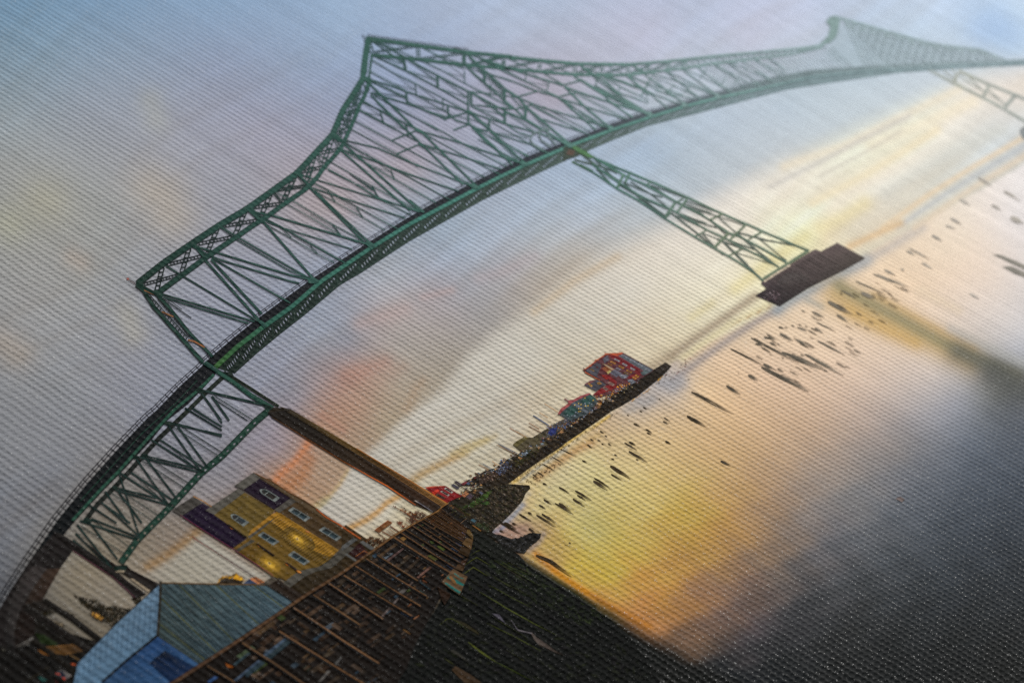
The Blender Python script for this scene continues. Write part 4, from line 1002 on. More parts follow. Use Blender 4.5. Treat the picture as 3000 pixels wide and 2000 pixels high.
Ink().strip(parse('g1085,1245 880,1410 700,1568')[0], 7, '#0d0f12').build('barge_board', 'wall', BB, 17)
Ink().strip(parse('g1088,1250 1372,1440')[0], 2.2, '#3d3a1a').build('barge_board', 'wall', BB, 17)
Ink().strip(parse('g535,1435 800,1165 1108,882')[0], 1.8, '#0d1118').build('barge_board', 'wall', BB, 17)
E0, E1 = np.array(parse('g1115,890')[0][0]), np.array(parse('g1830,900')[0][0])
F0, F1 = np.array(parse('g1095,1245')[0][0]), np.array(parse('g1372,1436')[0][0])
G1_ = np.array(parse('g2010,1017')[0][0])
for i in range(44):
    t = i / 43
    if t < .42:
        a = E0 + (F0 - E0) * (1 - t / .42); b = F1 + (G1_ - F1) * (t * .60)
        b = F0 + (F1 - F0) if t == 0 else b
    else:
        a = E0 + (E1 - E0) * ((t - .42) / .58); b = F1 + (G1_ - F1) * (.25 + .75 * (t - .42) / .58)
    c_ = '#4c4c18' if i % 9 == 4 else ('#10181c' if i % 2 else '#3c5058')
    Ink().strip([a, b], 2.6 if i % 9 == 4 else 1.6, c_).build('roof_rib', 'wall', BB, 15)
for i in range(30):
    t = i / 29
    a = np.array(parse('g1104,892')[0][0]) * (1 - t) + np.array(parse('g540,1438')[0][0]) * t
    b = np.array(parse('g1082,1244')[0][0]) * (1 - t) + np.array(parse('g515,1568')[0][0]) * t
    if t > .45: b = a + np.array([-3, 55 + 45 * (1 - t)])
    Ink().strip([a, b], 1.1, '#2f4a63' if i % 2 else '#5f7f99').build('roof_rib', 'wall', BB, 15)
for i in range(13):
    t = (i + .5) / 13
    a = np.array(parse('g1085,1258')[0][0]) * (1 - t) + np.array(parse('g760,1540')[0][0]) * t
    Ink().strip([a, a + np.array([.83, .55]) * (112 - 20 * t)], 1.2, '#15335c').build('wall_rib', 'wall', BB, 15)
for i in range(7):
    t = (i + .6) / 7
    a = np.array(parse('g1140,1356')[0][0]) * (1 - t) + np.array(parse('g1042,1440')[0][0]) * t
    Ink().strip([a, a + np.array([.83, .54]) * 78], 1.1, '#0c1e3a').build('wall_rib', 'wall', BB, 16)
HS = part('printed_small_house', 'small house with an orange roof behind the barn')
shape('roof', 'wall', HS, 13, 'N620,215 750,125 1000,168 960,230 #2b2116')
shape('gable', 'wall', HS, 14, 'N955,240 1080,140 1195,210 1160,235 #33405a')
shape('roof', 'wall', HS, 14, 'N1080,140 1170,108 1310,190 1190,212 #a8683a')
shape('wall', 'wall', HS, 13, 'N1190,212 1310,190 1330,235 1180,250 960,280 #2c3138')
PL = part('printed_conifer', 'dark conifers standing behind the barn roof')
def foliage(name, parent, poly, n, size, cols, layer, direc=None, mat='plant'):
    """a mass of small leaf strokes filling a polygon"""
    P = np.array(parse(poly)[0]); s = Ink(); lo, hi = P.min(0), P.max(0)
    k = 0
    while k < n:
        q = RNG.uniform(lo, hi, (n, 2)); q = q[inside(q, P)]
        for c in q[:n - k]:
            a = RNG.uniform(0, 6.28) if direc is None else math.radians(direc + RNG.normal(0, 22))
            L = size * RNG.uniform(.5, 1.5); t = np.array([math.cos(a), math.sin(a)]); nn = np.array([-t[1], t[0]])
            col = lin(cols[RNG.integers(len(cols))]) * RNG.uniform(.7, 1.3)
            s.poly([tuple(c - t * L), tuple(c + nn * L * .32), tuple(c + t * L), tuple(c - nn * L * .32)], col)
        k += len(q)
    return s.build(name, mat, parent, layer, kind='stuff')
G_ = ['#17140d', '#211a0e', '#2c2210', '#15170f']
foliage('needles', PL, 'M1030,370 1100,380 1260,420 1370,450 1460,530 1560,500 1680,540 1820,560 1560,800 1400,720 1230,640 1250,560 1120,480', 420, 5, G_, 7)
foliage('needles', PL, 'M1815,370 1850,350 1960,410 1880,490 1830,430', 70, 4, G_, 7)
foliage('needles', PL, 'M740,490 900,580 1020,640 1010,700 880,640 770,540', 90, 4.5, G_, 7)
foliage('needles', PL, 'M590,590 680,560 760,600 640,640 590,620', 60, 4, G_, 7)
foliage('needles', PL, 'M1230,620 1300,590 1420,680 1380,700', 50, 4, ['#8a5a20', '#a87a2c', '#5a3c18'], 8)
foliage('needles', PL, 'M480,680 600,720 850,830 900,760 720,700 560,640', 120, 4, ['#2c2418', '#7a6a54', '#3a2f20', '#8f8068'], 5)
GL = part('printed_sunlit_tree', 'bare treetop glowing orange behind the small houses')
foliage('twigs', GL, 'N640,190 680,110 820,90 900,70 1030,150 960,165 760,125 650,200', 110, 4, ['#a8781c', '#c8921c', '#7a5a24', '#8f6a2c'], 9, -40)
foliage('twigs', GL, 'N860,130 900,80 990,140 950,165', 40, 4, ['#e0a820', '#c88a1c'], 10, -40)

FT = part('printed_far_tower', 'faint blurred tower legs under the far end of the deck')
def fleg(x): return lerp_table([(2700, '#a3b1b3'), (2800, '#a9ad9f'), (3000, '#a3aaa4')], x)
for t in ('c1690,480 1900,590 2120,700 2400,860 w20', 'c1900,490 2100,580 2400,700 w20', 'c1850,480 2000,590 2200,700 w7'):
    p, w, c = parse(t); Ink().strip(p, w, fleg).build('leg', 'steel', FT, 5)
for t in ('c1890,510 1870,570 w20', 'c2110,590 2070,670 w22', 'c2290,660 2220,740 w26', 'c1960,520 2090,650 w9', 'c2110,620 2240,740 w9', 'c1800,490 1890,560 w9'):
    p, w, c = parse(t); Ink().strip(p, w, fleg).build('cross_beam', 'steel', FT, 6)

# ------------------------------------------------------------------ boardwalk
BW = part('printed_boardwalk', 'ruined timber boardwalk with long rail and cross beams running down to the marsh')
RAIL = rows('N-40,1620 50,1566 1000,950 1900,340 O0,850 700,350 960,190 1320,0 K400,670 530,590')[0][0]
EDGE = rows('x1150,2020 1190,1960 1215,1890 1290,1750 1330,1690 1350,1650 1375,1610 1385,1570 K850,970 780,800 700,720 560,600')[0][0]
Ink().poly(RAIL + EDGE[::-1], '#140e0a').build('shadow', 'wood', BW, 10)
u_ = np.array([.83, .54]); v_ = np.array([.80, -.56])
PB = np.array(RAIL[1:] + EDGE[::-1])
WC = ['#37271b', '#40301f', '#2e2016', '#3b2c20', '#33291f', '#46372b']
BC = ['#2f3f4c', '#3a4650', '#26343f', '#4a525a', '#323c2a', '#2f3a18']
k = 0
rp = resample(RAIL, 4); ep = resample(EDGE, 4)
while k < 210:
    t = RNG.uniform(0, 1)
    a = rp[int(t * (len(rp) - 1))]; b = ep[int(t * (len(ep) - 1))]
    f_ = RNG.uniform(.03, .93); c = a + (b - a) * f_
    if c[1] > 2010: continue
    sc = np.interp(c[0], [500, 1000, 1200, 1320], [1.5, 1.1, .6, .28])
    L = sc * RNG.uniform(12, 46); w_ = sc * RNG.uniform(5, 14)
    vv = v_ if RNG.random() < .9 else u_
    uu = u_ if vv is v_ else v_
    col = lin((WC if RNG.random() < .84 else BC)[RNG.integers(6)]) * RNG.uniform(.8, 1.7) * (1 - .45 * f_)
    if 1180 < c[0] < 1330 and RNG.random() < .5: col = lin(['#7a4426', '#8a5a3a', '#5f3a20', '#6a4c2a', '#3a4420'][RNG.integers(5)]) * RNG.uniform(.6, 1.1)
    q = [c - vv * L / 2 - uu * w_ / 2, c + vv * L / 2 - uu * w_ / 2, c + vv * L / 2 + uu * w_ / 2, c - vv * L / 2 + uu * w_ / 2]
    q = [tuple(x + RNG.normal(0, .4 * sc, 2)) for x in q]
    Ink().poly(q, [col, col * .85, col * .7, col * .9]).build('plank', 'wood', BW, 11 + (k % 5))
    k += 1
PLK = '''O510,600 740,435 775,460 545,620 #4a3826
O620,670 840,500 860,515 650,685 #5a4440
O760,750 950,585 990,600 790,775 #33281c
O850,820 1060,640 1090,660 890,850 #33271c
O1035,905 1210,755 1240,770 1060,920 #6a4c42
O800,370 850,345 895,375 850,410 #6a4c22
O1180,610 1240,590 1340,650 1280,680 #3a3a14
O1210,410 1240,405 1280,435 1240,450 #35421a
O1310,480 1340,468 1425,520 1400,545 #47521e
O780,1110 860,1060 905,1075 830,1145 #4f4a46
O690,1280 770,1185 790,1205 710,1290 #5a504c
O545,1440 650,1320 668,1340 570,1450 #564a46
O930,1010 970,965 990,975 945,1022 #5a4c46
N1270,1190 1560,960 1600,975 1310,1215 #3b4a5a
N860,1540 1200,1260 1240,1270 900,1550 #3c4a5c
N1310,1210 1600,980 1660,1010 1370,1250 #26343a
N1000,1450 1240,1270 1300,1300 1050,1500 #25343c
N850,1320 1060,1155 1100,1170 880,1340 #27363c
N500,1560 600,1480 650,1500 540,1570 #2f4c78
N745,1300 870,1350 840,1370 780,1360 #8a4a18
N2020,1566 2160,1400 2200,1415 2060,1570 #54504c
N2250,1310 2350,1200 2352,1240 2280,1335 #4c4a48
N2090,1200 2190,1130 2240,1150 2140,1230 #3c3226
O1050,1100 1080,1085 1190,1165 1180,1180 #2a4a48
O1060,965 1090,970 1235,1075 1220,1085 #1f3038
O810,1390 840,1365 975,1450 950,1470 #24405c
O1340,820 1390,770 1515,850 1450,890 #2c2c28
O1440,740 1465,700 1570,770 1540,815 #1f2636
O1510,660 1535,630 1640,695 1610,720 #202a3c
O1560,590 1570,575 1670,635 1650,655 #28344a
O1510,505 1530,500 1615,545 1600,560 #263248
O1550,430 1575,425 1660,470 1640,490 #2a3448
O1600,350 1620,345 1690,385 1670,400 #2f3a4c
O1640,290 1660,280 1710,315 1700,330 #34405a
O1660,440 1720,360 1810,390 1785,525 #5a4224
O1730,250 1760,245 1812,330 1810,390 1720,300 #54401f
O1610,560 1650,470 1780,525 1745,630 #33230f
O1640,690 1740,640 1690,760 1640,720 #3a2414
O1560,790 1610,715 1695,765 1670,820 #44301c'''
for ln in PLK.split('\n'):
    p, w, c = parse(ln); Ink().poly(p, [c] + [mix(c, '#0c0806', .15)] * (len(p) - 1)).build('plank', 'wood', BW, 17)
BEAM = rows('''N980,1020 1400,1290 1850,1600 w46;N1690,540 2060,780 2352,980 w40 x1110,1945;N1490,860 1900,1120 2352,1400 w38 x1090,2020;N500,1340 880,1566 w34;N2170,200 2352,320 O570,1480 w32;O30,880 970,1440 w30;N1960,360 2352,610 O250,1560 w34;O340,650 780,930 1180,1170 w27;O190,750 700,1070 1090,1305 w31;O490,600 1050,955 w34;O720,355 1100,600 1510,850 w40;O820,295 1300,610 1565,775 w22;O880,250 1360,550 1630,705 w20;O970,195 1670,640 w17;O1040,165 1620,545 w15;O1090,130 1650,490 w13''')
for i, (p, w, c) in enumerate(BEAM):
    Ink().strip([tuple(np.array(q) + np.array([-2.5, 4]) * w / 8) for q in p], w * 1.1, '#0b0807').build('beam_shade', 'wood', BW, 18)
    Ink().strip(p, w * .62, '#684a30' if i % 3 else '#5a4129', '#2a1b0f').build('cross_beam', 'wood', BW, 19)
for i in range(13):
    t = i / 12
    a = np.array(parse('O1130,110')[0][0]) * (1 - t) + np.array(parse('K420,660')[0][0]) * t
    b = np.array(parse('O1680,420')[0][0]) * (1 - t) + np.array(parse('K790,940')[0][0]) * t
    Ink().strip([a, b], 2.2 - t, '#3f2815' if i % 2 else '#54391d').build('cross_beam', 'wood', BW, 18)
r2 = resample(RAIL, 20)
Ink().strip(r2, 1.0, lambda x: lerp_table([(500, '#4a3526'), (1000, '#533a24'), (1200, '#6b4a28'), (1320, '#7a5428')], x), '#1c130c', np.interp(r2[:, 0], [500, 1000, 1200, 1320], [13, 10, 6, 4])).build('rail', 'wood', BW, 21, label='long weathered top rail of the boardwalk')
TP = part('printed_painted_plate', 'square wooden plate streaked with teal paint at the end of a beam')
shape('plate', 'wood', TP, 22, 'O1375,975 1540,790 1735,900 1625,1155 1480,1060 #5c4630')
for t in ('O1440,920 1480,885 1600,950 1690,1010 1670,1030 1560,985', 'O1410,985 1440,980 1560,1060 1640,1110 1620,1140 1500,1060', 'O1540,860 1560,850 1620,900 1690,930 1650,930'):
    Ink().poly(parse(t)[0], '#1f5f58').build('paint_streak', 'wood', TP, 23)
Ink().poly(parse('O1470,905 1500,890 1560,950 1590,1020 1560,1020')[0], '#75522c').build('paint_streak', 'wood', TP, 24)
shape('post', 'wood', TP, 21, 'O1315,1030 1500,1140 1490,1180 1420,1290 1380,1220 #2a1a0e')
# people-high sign and things along the rail
SG = part('printed_signboard', 'brown signboard on two posts beyond the boardwalk rail')
shape('board', 'wood', SG, 12, 'O455,255 640,120 700,155 515,290 #6a4022')
Ink().strip(parse('O455,255 640,120 700,155')[0], 1.8, '#8f4a1c').build('frame', 'wood', SG, 13)
s = Ink()
for i in range(6):
    c = np.array(parse('O560,225')[0][0]) + v_ * (i * 3.4)
    s.strip([c - u_ * 2.2, c + u_ * 2.2], 1.4, '#96683c')
s.build('lettering', 'wood', SG, 13)
for t in ('O560,270 690,340', 'O670,195 790,275'):
    Ink().strip(parse(t)[0], 3, '#5a2c14').build('post', 'wood', SG, 11)
for t in ('O620,250 720,320', 'O650,230 750,300', 'O510,300 600,370', 'O870,160 960,220', 'O880,70 1000,140', 'O760,130 830,160', 'O860,0 1040,110', 'O930,0 1060,80', 'O1100,0 1180,60', 'O890,110 940,150'):
    Ink().strip(parse(t)[0], 1.8, '#5a2a18').build('rail_stake', 'wood', SG, 11)
LP = part('printed_street_lamp', 'thin pale street lamp leaning in front of the pier')
Ink().strip(parse('J1850,1070 1900,1100 2030,1185')[0], 2.4, '#6f6a70').build('pole', 'wall', LP, 22)
Ink().poly(parse('J1812,1055 1830,1050 1870,1075 1850,1080')[0], '#a89a90').build('lamp_head', 'wall', LP, 22)
UP = part('printed_utility_pole', 'small brown utility pole with a cross arm near the shore')
Ink().strip(parse('J1570,1105 1680,1170 1850,1280')[0], 2.0, '#6a3a1c').strip(parse('J1590,1130 1605,1105')[0], 1.6, '#6a3a1c').build('pole', 'wood', UP, 11)
SH = part('printed_shrubs', 'dark scrub and sheds along the boardwalk rail')
foliage('twigs', SH, 'O310,400 400,340 560,380 640,380 480,500', 150, 4.2, ['#2c1c0e', '#3c2814', '#1f170c', '#5a3418'], 12, -60)
foliage('twigs', SH, 'O760,140 830,130 880,190 840,230', 46, 3, ['#5a2c18', '#6a3820'], 12, -60)
foliage('twigs', SH, 'K0,760 90,700 200,720 240,760 60,900 0,900', 90, 4, ['#3c2014', '#5a3220', '#4a3428'], 11, 30)
foliage('twigs', SH, 'J1640,1150 1700,1130 1860,1220 1800,1260', 60, 3, ['#6a4020', '#8a5a2c', '#4a2c18'], 10, 30)

# ------------------------------------------------------------------ marsh grass
MG = part('printed_marsh', 'black marsh bank with thin yellow-green grass blades in the lower middle')
Ink().poly([(1385, 1585), (1440, 1580), (1500, 1622), (1540, 1652), (1610, 1697), (1700, 1755), (1790, 1815), (1830, 1850), (1870, 1900), (1930, 1990), (1960, 2050), (1140, 2050), (1190, 1960), (1290, 1760)], '#0a0c0a').build('ground', 'plant', MG, 1)
GR = '''P570,160 900,340 1170,490 w7 #2a3010;P530,450 780,590 1000,700 w7 #333a10;P420,530 700,700 1040,890 1300,1020 w10 #3a4016;P490,880 800,1030 1110,1200 w9 #343a12;P580,830 760,930 950,1050 w6 #2c3010;P280,1100 420,1210 600,1330 w22 #3f4414;P600,1330 800,1430 1040,1560 w8 #333c10;P530,90 800,260 1000,330 w7 #2a3010;P600,100 850,240 1050,340 w6 #2c2a1c
P650,0 800,80 930,170 w8 #2a2c14;P560,360 800,470 1040,600 w12 #262816;P580,160 760,280 960,410 w10 #2c2820;P0,1280 130,1370 w14 #2a2c10;O1700,730 1860,620 2040,730 w9 #3c4010;O1690,850 1820,757 2010,880 w12 #45481a;O1800,520 1890,440 2060,600 w7 #33380f;O1810,450 1910,370 2080,470 w6 #30340f;O1830,400 1930,320 2050,370 w5 #3a3012;O1780,600 1900,510 2060,605 w7 #3a3e12
O1350,1560 1480,1450 1700,1566 w10 #33380e;O1640,1150 1880,1285 w7 #33360f;O1900,1100 2150,1240 2352,1370 w10 #383e14;O2080,870 2352,1050 w12 #262a12;O2050,540 2200,640 2352,730 w9 #343c10;O2040,1010 2200,1090 2352,1180 w9 #2f3410;O1740,910 1950,1050 w8 #1f1f14;P20,900 100,980 w6 #20260c;P100,820 280,970 w12 #262a0e;P720,1190 930,1315 w5 #30321c;P1090,1130 1130,1150 w5 #4a3a28;P870,1290 930,1315 w6 #4a4630'''
for p, w, c in rows(GR):
    n_ = len(p)
    Ink().strip(resample(p, 12), 1.0, c, None, np.sin(np.linspace(.25, math.pi - .1, len(resample(p, 12)))) * w * .9 + .6).build('grass_blade', 'plant', MG, 6)
foliage('grass', MG, 'x1440,1610 1540,1660 1640,1730 1780,1810 1700,1830 1560,1760 1430,1660', 420, 9, ['#10160a', '#161d0c', '#0d110a', '#1c2210', '#0c0e0c'], 3, 32)
foliage('grass', MG, 'x1280,1780 1420,1660 1600,1790 1850,1900 1900,1990 1200,1990', 420, 12, ['#0a0c09', '#0f120b', '#12130f', '#0c0b0c', '#15180c'], 3, 32)
for t, c in (('P550,770 640,785 705,885', '#4a4650'), ('P505,695 540,700 570,728', '#3a3842'), ('P65,1200 110,1185 200,1250 295,1340', '#2c2a24'), ('P90,1420 130,1375 300,1470 440,1570 240,1570', '#3c2c1c'), ('P100,830 240,880 380,970 410,1020 300,960', '#24200f')):
    Ink().poly(parse(t)[0], c).build('driftwood', 'wood', MG, 7)
Ink().strip(parse('P770,845 850,965')[0], 1.6, '#5f5a62').strip(parse('P850,962 1010,1000')[0], 3, '#6a6468').build('driftwood', 'wood', MG, 7)
s = Ink().strip(resample(parse('P1000,990 1070,1080 1170,1140 1280,1210 1380,1250')[0], 10), 1.0, lambda x: lerp_table([(1555, '#5a504a'), (1600, '#4a403a'), (1650, '#1c1712')], x), None, np.interp(np.linspace(0, 1, len(resample(parse('P1000,990 1070,1080 1170,1140 1280,1210 1380,1250')[0], 10))), [0, .3, 1], [3, 14, 2]))
s.build('driftwood', 'wood', MG, 7)
Ink().strip(parse('O1920,340 1990,370 2030,420 2060,500 2110,570')[0], 6, '#2a3442').build('rivulet', 'plant', MG, 7)

# ------------------------------------------------------------------ rocky shore and the waterfront
RS = part('printed_rocky_shore', 'rocky riverbank with patches of green between boardwalk and town')
Ink().poly(parse('K530,590 640,480 700,470 900,390 1190,310 1360,320 1650,340 1660,380 1600,440 1560,540 1420,700 1300,820 1180,920 1130,990 960,960 860,890 780,790 700,720')[0], '#221c11').build('bank', 'plant', RS, 8)
Ink().poly(parse('K1130,1010 1250,1020 1400,1075 1530,1060 1640,1000 1700,990 1760,1000 1810,1000 1800,1060 1740,1120 1650,1180 1580,1280 1400,1250 1240,1150')[0], '#14130f').build('bank', 'plant', RS, 8)
Ink().poly(parse('K860,990 1000,990 1200,1130 1500,1290 1600,1400 1300,1400 900,1200')[0], '#0f110c').build('bank', 'plant', RS, 7)
Ink().poly(parse('K760,770 860,880 980,960 1140,985 1180,1010 1260,1090 1100,1100 900,1120 800,1000 720,850')[0], '#151209').build('bank', 'plant', RS, 6)
RC = ['#2b2214', '#3a2f1e', '#17130c', '#443a2a', '#1f1a12', '#52463a', '#2a2a12']
foliage('rocks', RS, 'K700,480 1190,320 1640,345 1560,540 1300,810 1130,970 880,880', 900, 4.2, RC, 9, 30)
foliage('rocks', RS, 'K1130,1010 1400,1080 1640,1005 1800,1005 1740,1110 1580,1270 1350,1230', 330, 3.6, ['#15130f', '#221f1c', '#0d0c0a', '#3a3a3c'], 9, 15)
foliage('grass', RS, 'K730,640 870,570 1000,480 1140,390 1150,420 1050,520 900,620 790,670', 150, 4, ['#2c4216', '#384f1c', '#24361a', '#3a3a1a'], 10, 20)
foliage('grass', RS, 'K980,590 1080,560 1100,600 1000,610', 40, 3.5, ['#2c4216', '#24361a'], 10, 20)
foliage('grass', RS, 'K520,620 640,590 840,740 760,820 600,760', 130, 4, ['#2a2a10', '#3a3416', '#1f2410'], 10, 30)
foliage('grass', RS, 'K880,880 1010,830 1120,900 1080,980', 70, 4, ['#26301a', '#1a2210', '#323a22'], 10, 30)
for t, c, nm in (('K835,820 875,795 920,830 890,855', '#33505a', 'crate'), ('K690,865 780,795 785,800 697,870', '#6a5038', 'stake'), ('K855,890 880,890 985,965 975,975', '#8a5c24', 'plank'), ('K950,435 975,425 1015,450 990,470', '#4a4c5c', 'shed'), ('K735,445 770,425 815,455 785,480', '#b0744a', 'shed'), ('K700,470 740,455 780,490 750,505', '#9a5c3a', 'shed'), ('K780,500 830,450 880,490 830,540', '#4a3c44', 'shed')):
    Ink().poly(parse(t)[0], c).build(nm, 'wall', RS, 11)
for t in ('K545,590 850,800', 'K540,600 740,740', 'K670,340 950,490'):
    Ink().strip(parse(t)[0], 2.4, '#2e1f12').build('rail', 'wood', RS, 11)

RH = part('printed_red_house', 'small bright red house with white framed windows beside the pier')
shape('wall', 'wall', RH, 14, 'K210,370 330,355 490,350 650,450 720,495 640,520 510,585 330,470 #7c1416')
shape('roof', 'wall', RH, 15, 'K210,370 330,355 490,350 480,362 330,372 235,385 #a83a20')
shape('lit_wall', 'wall', RH, 15, 'K300,440 380,400 410,415 330,475 #c23018')
for t in ('K470,390 495,372 600,435 575,455', 'K418,430 440,416 550,475 528,494', 'K350,480 380,452 495,520 470,540'):
    p = parse(t)[0]; c = np.mean(p, 0)
    Ink().poly(p, '#a09a92' if '350,480' not in t else '#5a3a2c').build('window', 'wall', RH, 16)
    Ink().poly([tuple(c + (np.array(a) - c) * .68) for a in p], '#2c2420').build('window_pane', 'wall', RH, 17)
for t, c in (('K570,340 600,320 690,375 655,395', '#4a4650'), ('K605,290 640,278 720,330 690,350', '#4a4044'), ('K700,320 770,285 800,300 740,345', '#6a2c30')):
    Ink().poly(parse(t)[0], c).build('dormer', 'wall', RH, 13)

WF = part('printed_waterfront_bank', 'dark pile bank under the riverside town, edged with golden light')
Ink().poly(parse('T-20,1070 180,960 300,890 400,870 470,800 640,720 760,640 900,560 1060,480 1200,360 1400,240 1600,110 L950,720 1250,500 1500,380 1640,295 1725,345 1600,480 1250,760 1050,880 900,960 760,1060 400,1310 200,1440 T1200,590 1000,720 780,870 545,1045 350,1080')[0], '#221a10').build('bank', 'plant', WF, 9)
foliage('piles', WF, 'T180,980 480,830 900,590 1300,330 1700,60 1950,-80 2050,0 1850,130 1500,360 1200,570 780,860 545,1035', 1300, 3.4, ['#2b2115', '#17110b', '#3a2e20', '#201810', '#0f0c0a', '#463826'], 10, 32)
foliage('piles', WF, 'L950,730 1250,510 1500,390 1640,300 1720,345 1600,475 1250,750 1050,870', 300, 3.0, ['#17130f', '#26201a', '#0e0c0b', '#33291f'], 11, 32)
foliage('weeds', WF, 'T560,760 800,640 900,640 860,740 640,860', 130, 3.4, ['#2c2c12', '#3a3416', '#22240f'], 11, 30)
foliage('debris', WF, 'T380,880 520,790 600,830 520,930 420,960', 150, 2.8, ['#4a5470', '#33384c', '#5a4a44', '#6a707c'], 11, 30)
foliage('debris', WF, 'T170,970 380,890 430,930 380,1010 220,1060', 150, 2.8, ['#3c2a20', '#5a4436', '#2c1f18', '#6a5a50'], 11, 30)
foliage('debris', WF, 'L0,1180 320,1040 560,980 700,870 720,920 380,1130 100,1290 0,1330', 260, 2.6, ['#6a7484', '#8a94a0', '#4a4f5c', '#3a3630', '#a86a2c', '#33406a'], 11, 30)
foliage('debris', WF, 'L640,780 800,690 950,640 1100,560 1200,560 900,760 720,880', 220, 2.4, ['#c07a24', '#e09a2c', '#5a2a1c', '#8a949c', '#3a3432', '#7c1a1c'], 12, 30)
foliage('debris', WF, 'L20,1260 60,1200 160,1190 120,1290 60,1300', 46, 3.0, ['#28306a', '#333c74', '#1f2448'], 12, 30)
foliage('debris', WF, 'T660,720 740,670 790,670 740,730', 46, 2.6, ['#6a7484', '#8a94a0'], 11, 30)
foliage('debris', WF, 'T830,520 980,430 1060,430 1000,500 880,560', 90, 3.2, ['#4a4630', '#5c5234', '#3a3422'], 11, 30)
shape('jetty', 'wall', WF, 12, 'L1480,400 1640,295 1725,345 1560,450 #2c241d')
foliage('lights', WF, 'L1450,640 1560,510 1620,480 1400,690 1180,830 1100,870', 70, 1.8, ['#d8a030', '#c88428', '#e8c060'], 12, 30)
foliage('posts', WF, 'T560,1030 800,860 1200,590 1500,400 1800,210 1830,230 1500,440 1200,650 880,880 700,1010', 240, 2.0, ['#4a3614', '#7a5a1c', '#3a2c18', '#9a7a2c'], 11, 32)
HT = part('printed_riverside_hotel', 'large red and grey riverside building with rows of windows')
shape('wall', 'wall', HT, 12, 'L510,405 600,345 690,270 810,180 1060,165 1490,400 1300,520 1100,620 930,720 700,780 640,740 760,640 830,600 740,540 530,430 #5a3034')
HP = '''wall_panel L860,195 990,205 1280,380 1310,470 1190,560 1110,500 1240,440 960,290 #6e1a20
wall_panel L740,390 830,340 950,410 1010,480 870,460 #641c22
wall_panel L730,460 860,470 970,560 960,640 830,700 740,740 640,740 760,650 880,600 860,530 #7a1a1c
roof L820,170 1060,165 1030,190 980,210 850,190 #a8482c
wall_panel L960,210 1060,185 1480,400 1400,440 1290,380 #5a6066
gable L780,250 840,200 870,260 800,310 #5a5862
roof_slope L540,410 700,300 760,330 700,480 720,520 560,430 #4a4850
wall_panel L870,440 940,390 1050,450 960,500 #5c5a66
wall_panel L990,470 1110,460 1140,500 1040,520 #68666e
wall_panel L1110,545 1180,520 1240,565 1170,600 #5c6068
balcony L765,310 830,330 935,395 900,400 #a08868
wall_panel L1290,440 1380,390 1450,420 1340,480 #4f5c5e
wing L520,605 620,550 690,535 760,560 820,600 760,640 680,690 #44424a
roof L520,600 600,550 690,533 640,570 560,605 #6a3c40'''
for ln in HP.split('\n'):
    nm, rest = ln.split(' ', 1); shape(nm, 'wall', HT, 13 + (1 if nm != 'wall_panel' else 0), rest)
for t in ('L510,405 600,345 690,270 830,180', 'L530,430 740,545', 'L800,170 830,185 1060,165', 'L670,260 720,265', 'L590,335 620,345'):
    Ink().strip(parse(t)[0], 2.6, '#b0522c').build('roof_edge', 'wall', HT, 15)
for t, c in (('L930,255 945,240 1015,275 1000,290', '#8a8c90'), ('L1040,318 1055,303 1120,338 1100,352', '#8a8c90'), ('L1150,378 1165,362 1228,398 1210,412', '#8a8c90'), ('L875,290 890,275 965,310 945,325', '#a8702c'), ('L990,348 1005,335 1078,370 1060,388', '#a8702c'), ('L1095,410 1110,396 1185,430 1165,446', '#a8702c'), ('L840,318 860,305 910,330 890,345', '#96642c'), ('L1060,440 1080,428 1135,455 1115,470', '#7a5c34'),
             ('L1015,200 1040,188 1120,225 1095,240', '#83878f'), ('L1140,265 1165,252 1235,290 1210,305', '#83878f'), ('L1250,325 1275,312 1335,345 1310,360', '#83878f'), ('L1350,390 1370,380 1430,410 1410,425', '#83878f'), ('L1215,480 1240,465 1285,490 1260,508', '#c08430'), ('L1180,505 1200,492 1245,520 1225,535', '#c08430'), ('L950,380 975,368 1030,395 1000,412', '#8a8894'), ('L1010,480 1035,465 1100,500 1075,520', '#888a94'), ('L1120,550 1145,535 1215,570 1185,590', '#888a94'),
             ('L840,580 870,560 950,600 915,625', '#8a6a60'), ('L770,650 800,630 860,665 825,690', '#8a6a60'), ('L600,390 620,385 665,415 650,420', '#a07a3c'), ('L680,360 700,350 720,368 700,378', '#7a3c40'), ('L570,585 590,580 640,620 615,635', '#b0802c'), ('L690,580 730,565 765,590 720,605', '#a8782c'), ('L830,430 870,405 900,420 850,455', '#c8b868'), ('L760,480 790,480 850,525 820,530', '#b83024')):
    p = parse(t)[0]; cc_ = np.mean(p, 0)
    w_ = Ink().poly(p, c).build('window', 'wall', HT, 15)
    Ink().poly([tuple(cc_ + (np.array(a) - cc_) * .55) for a in p], mix(c, '#201818', .6)).build('window_pane', 'wall', HT, 16)
for t in ('L770,380 850,430', 'L785,370 865,420', 'L800,362 880,412', 'L815,352 895,402'):
    Ink().strip(parse(t)[0], 1.4, '#a86a34').build('balcony_rail', 'wall', HT, 15)
for t in ('L1150,230 1165,222', 'L1260,290 1275,282', 'L1370,350 1382,342', 'L505,375 530,390'):
    Ink().strip(parse(t)[0], 3, '#5a3434').build('chimney', 'wall', HT, 16)
GB = part('printed_green_building', 'low green building with a pink-red roof beside the hotel')
shape('wall', 'wall', GB, 12, 'L165,1005 320,860 380,820 600,725 640,760 720,820 560,1010 400,1070 330,1100 #3a4446')
shape('roof', 'wall', GB, 14, 'L155,1005 200,930 310,855 340,875 230,960 180,1015 #9a4c4a')
shape('roof', 'wall', GB, 14, 'L300,860 300,820 375,808 460,760 590,718 615,730 480,790 400,830 330,870 #94484a')
shape('wall_panel', 'wall', GB, 13, 'L230,1000 340,890 440,950 330,1060 #2c4a44')
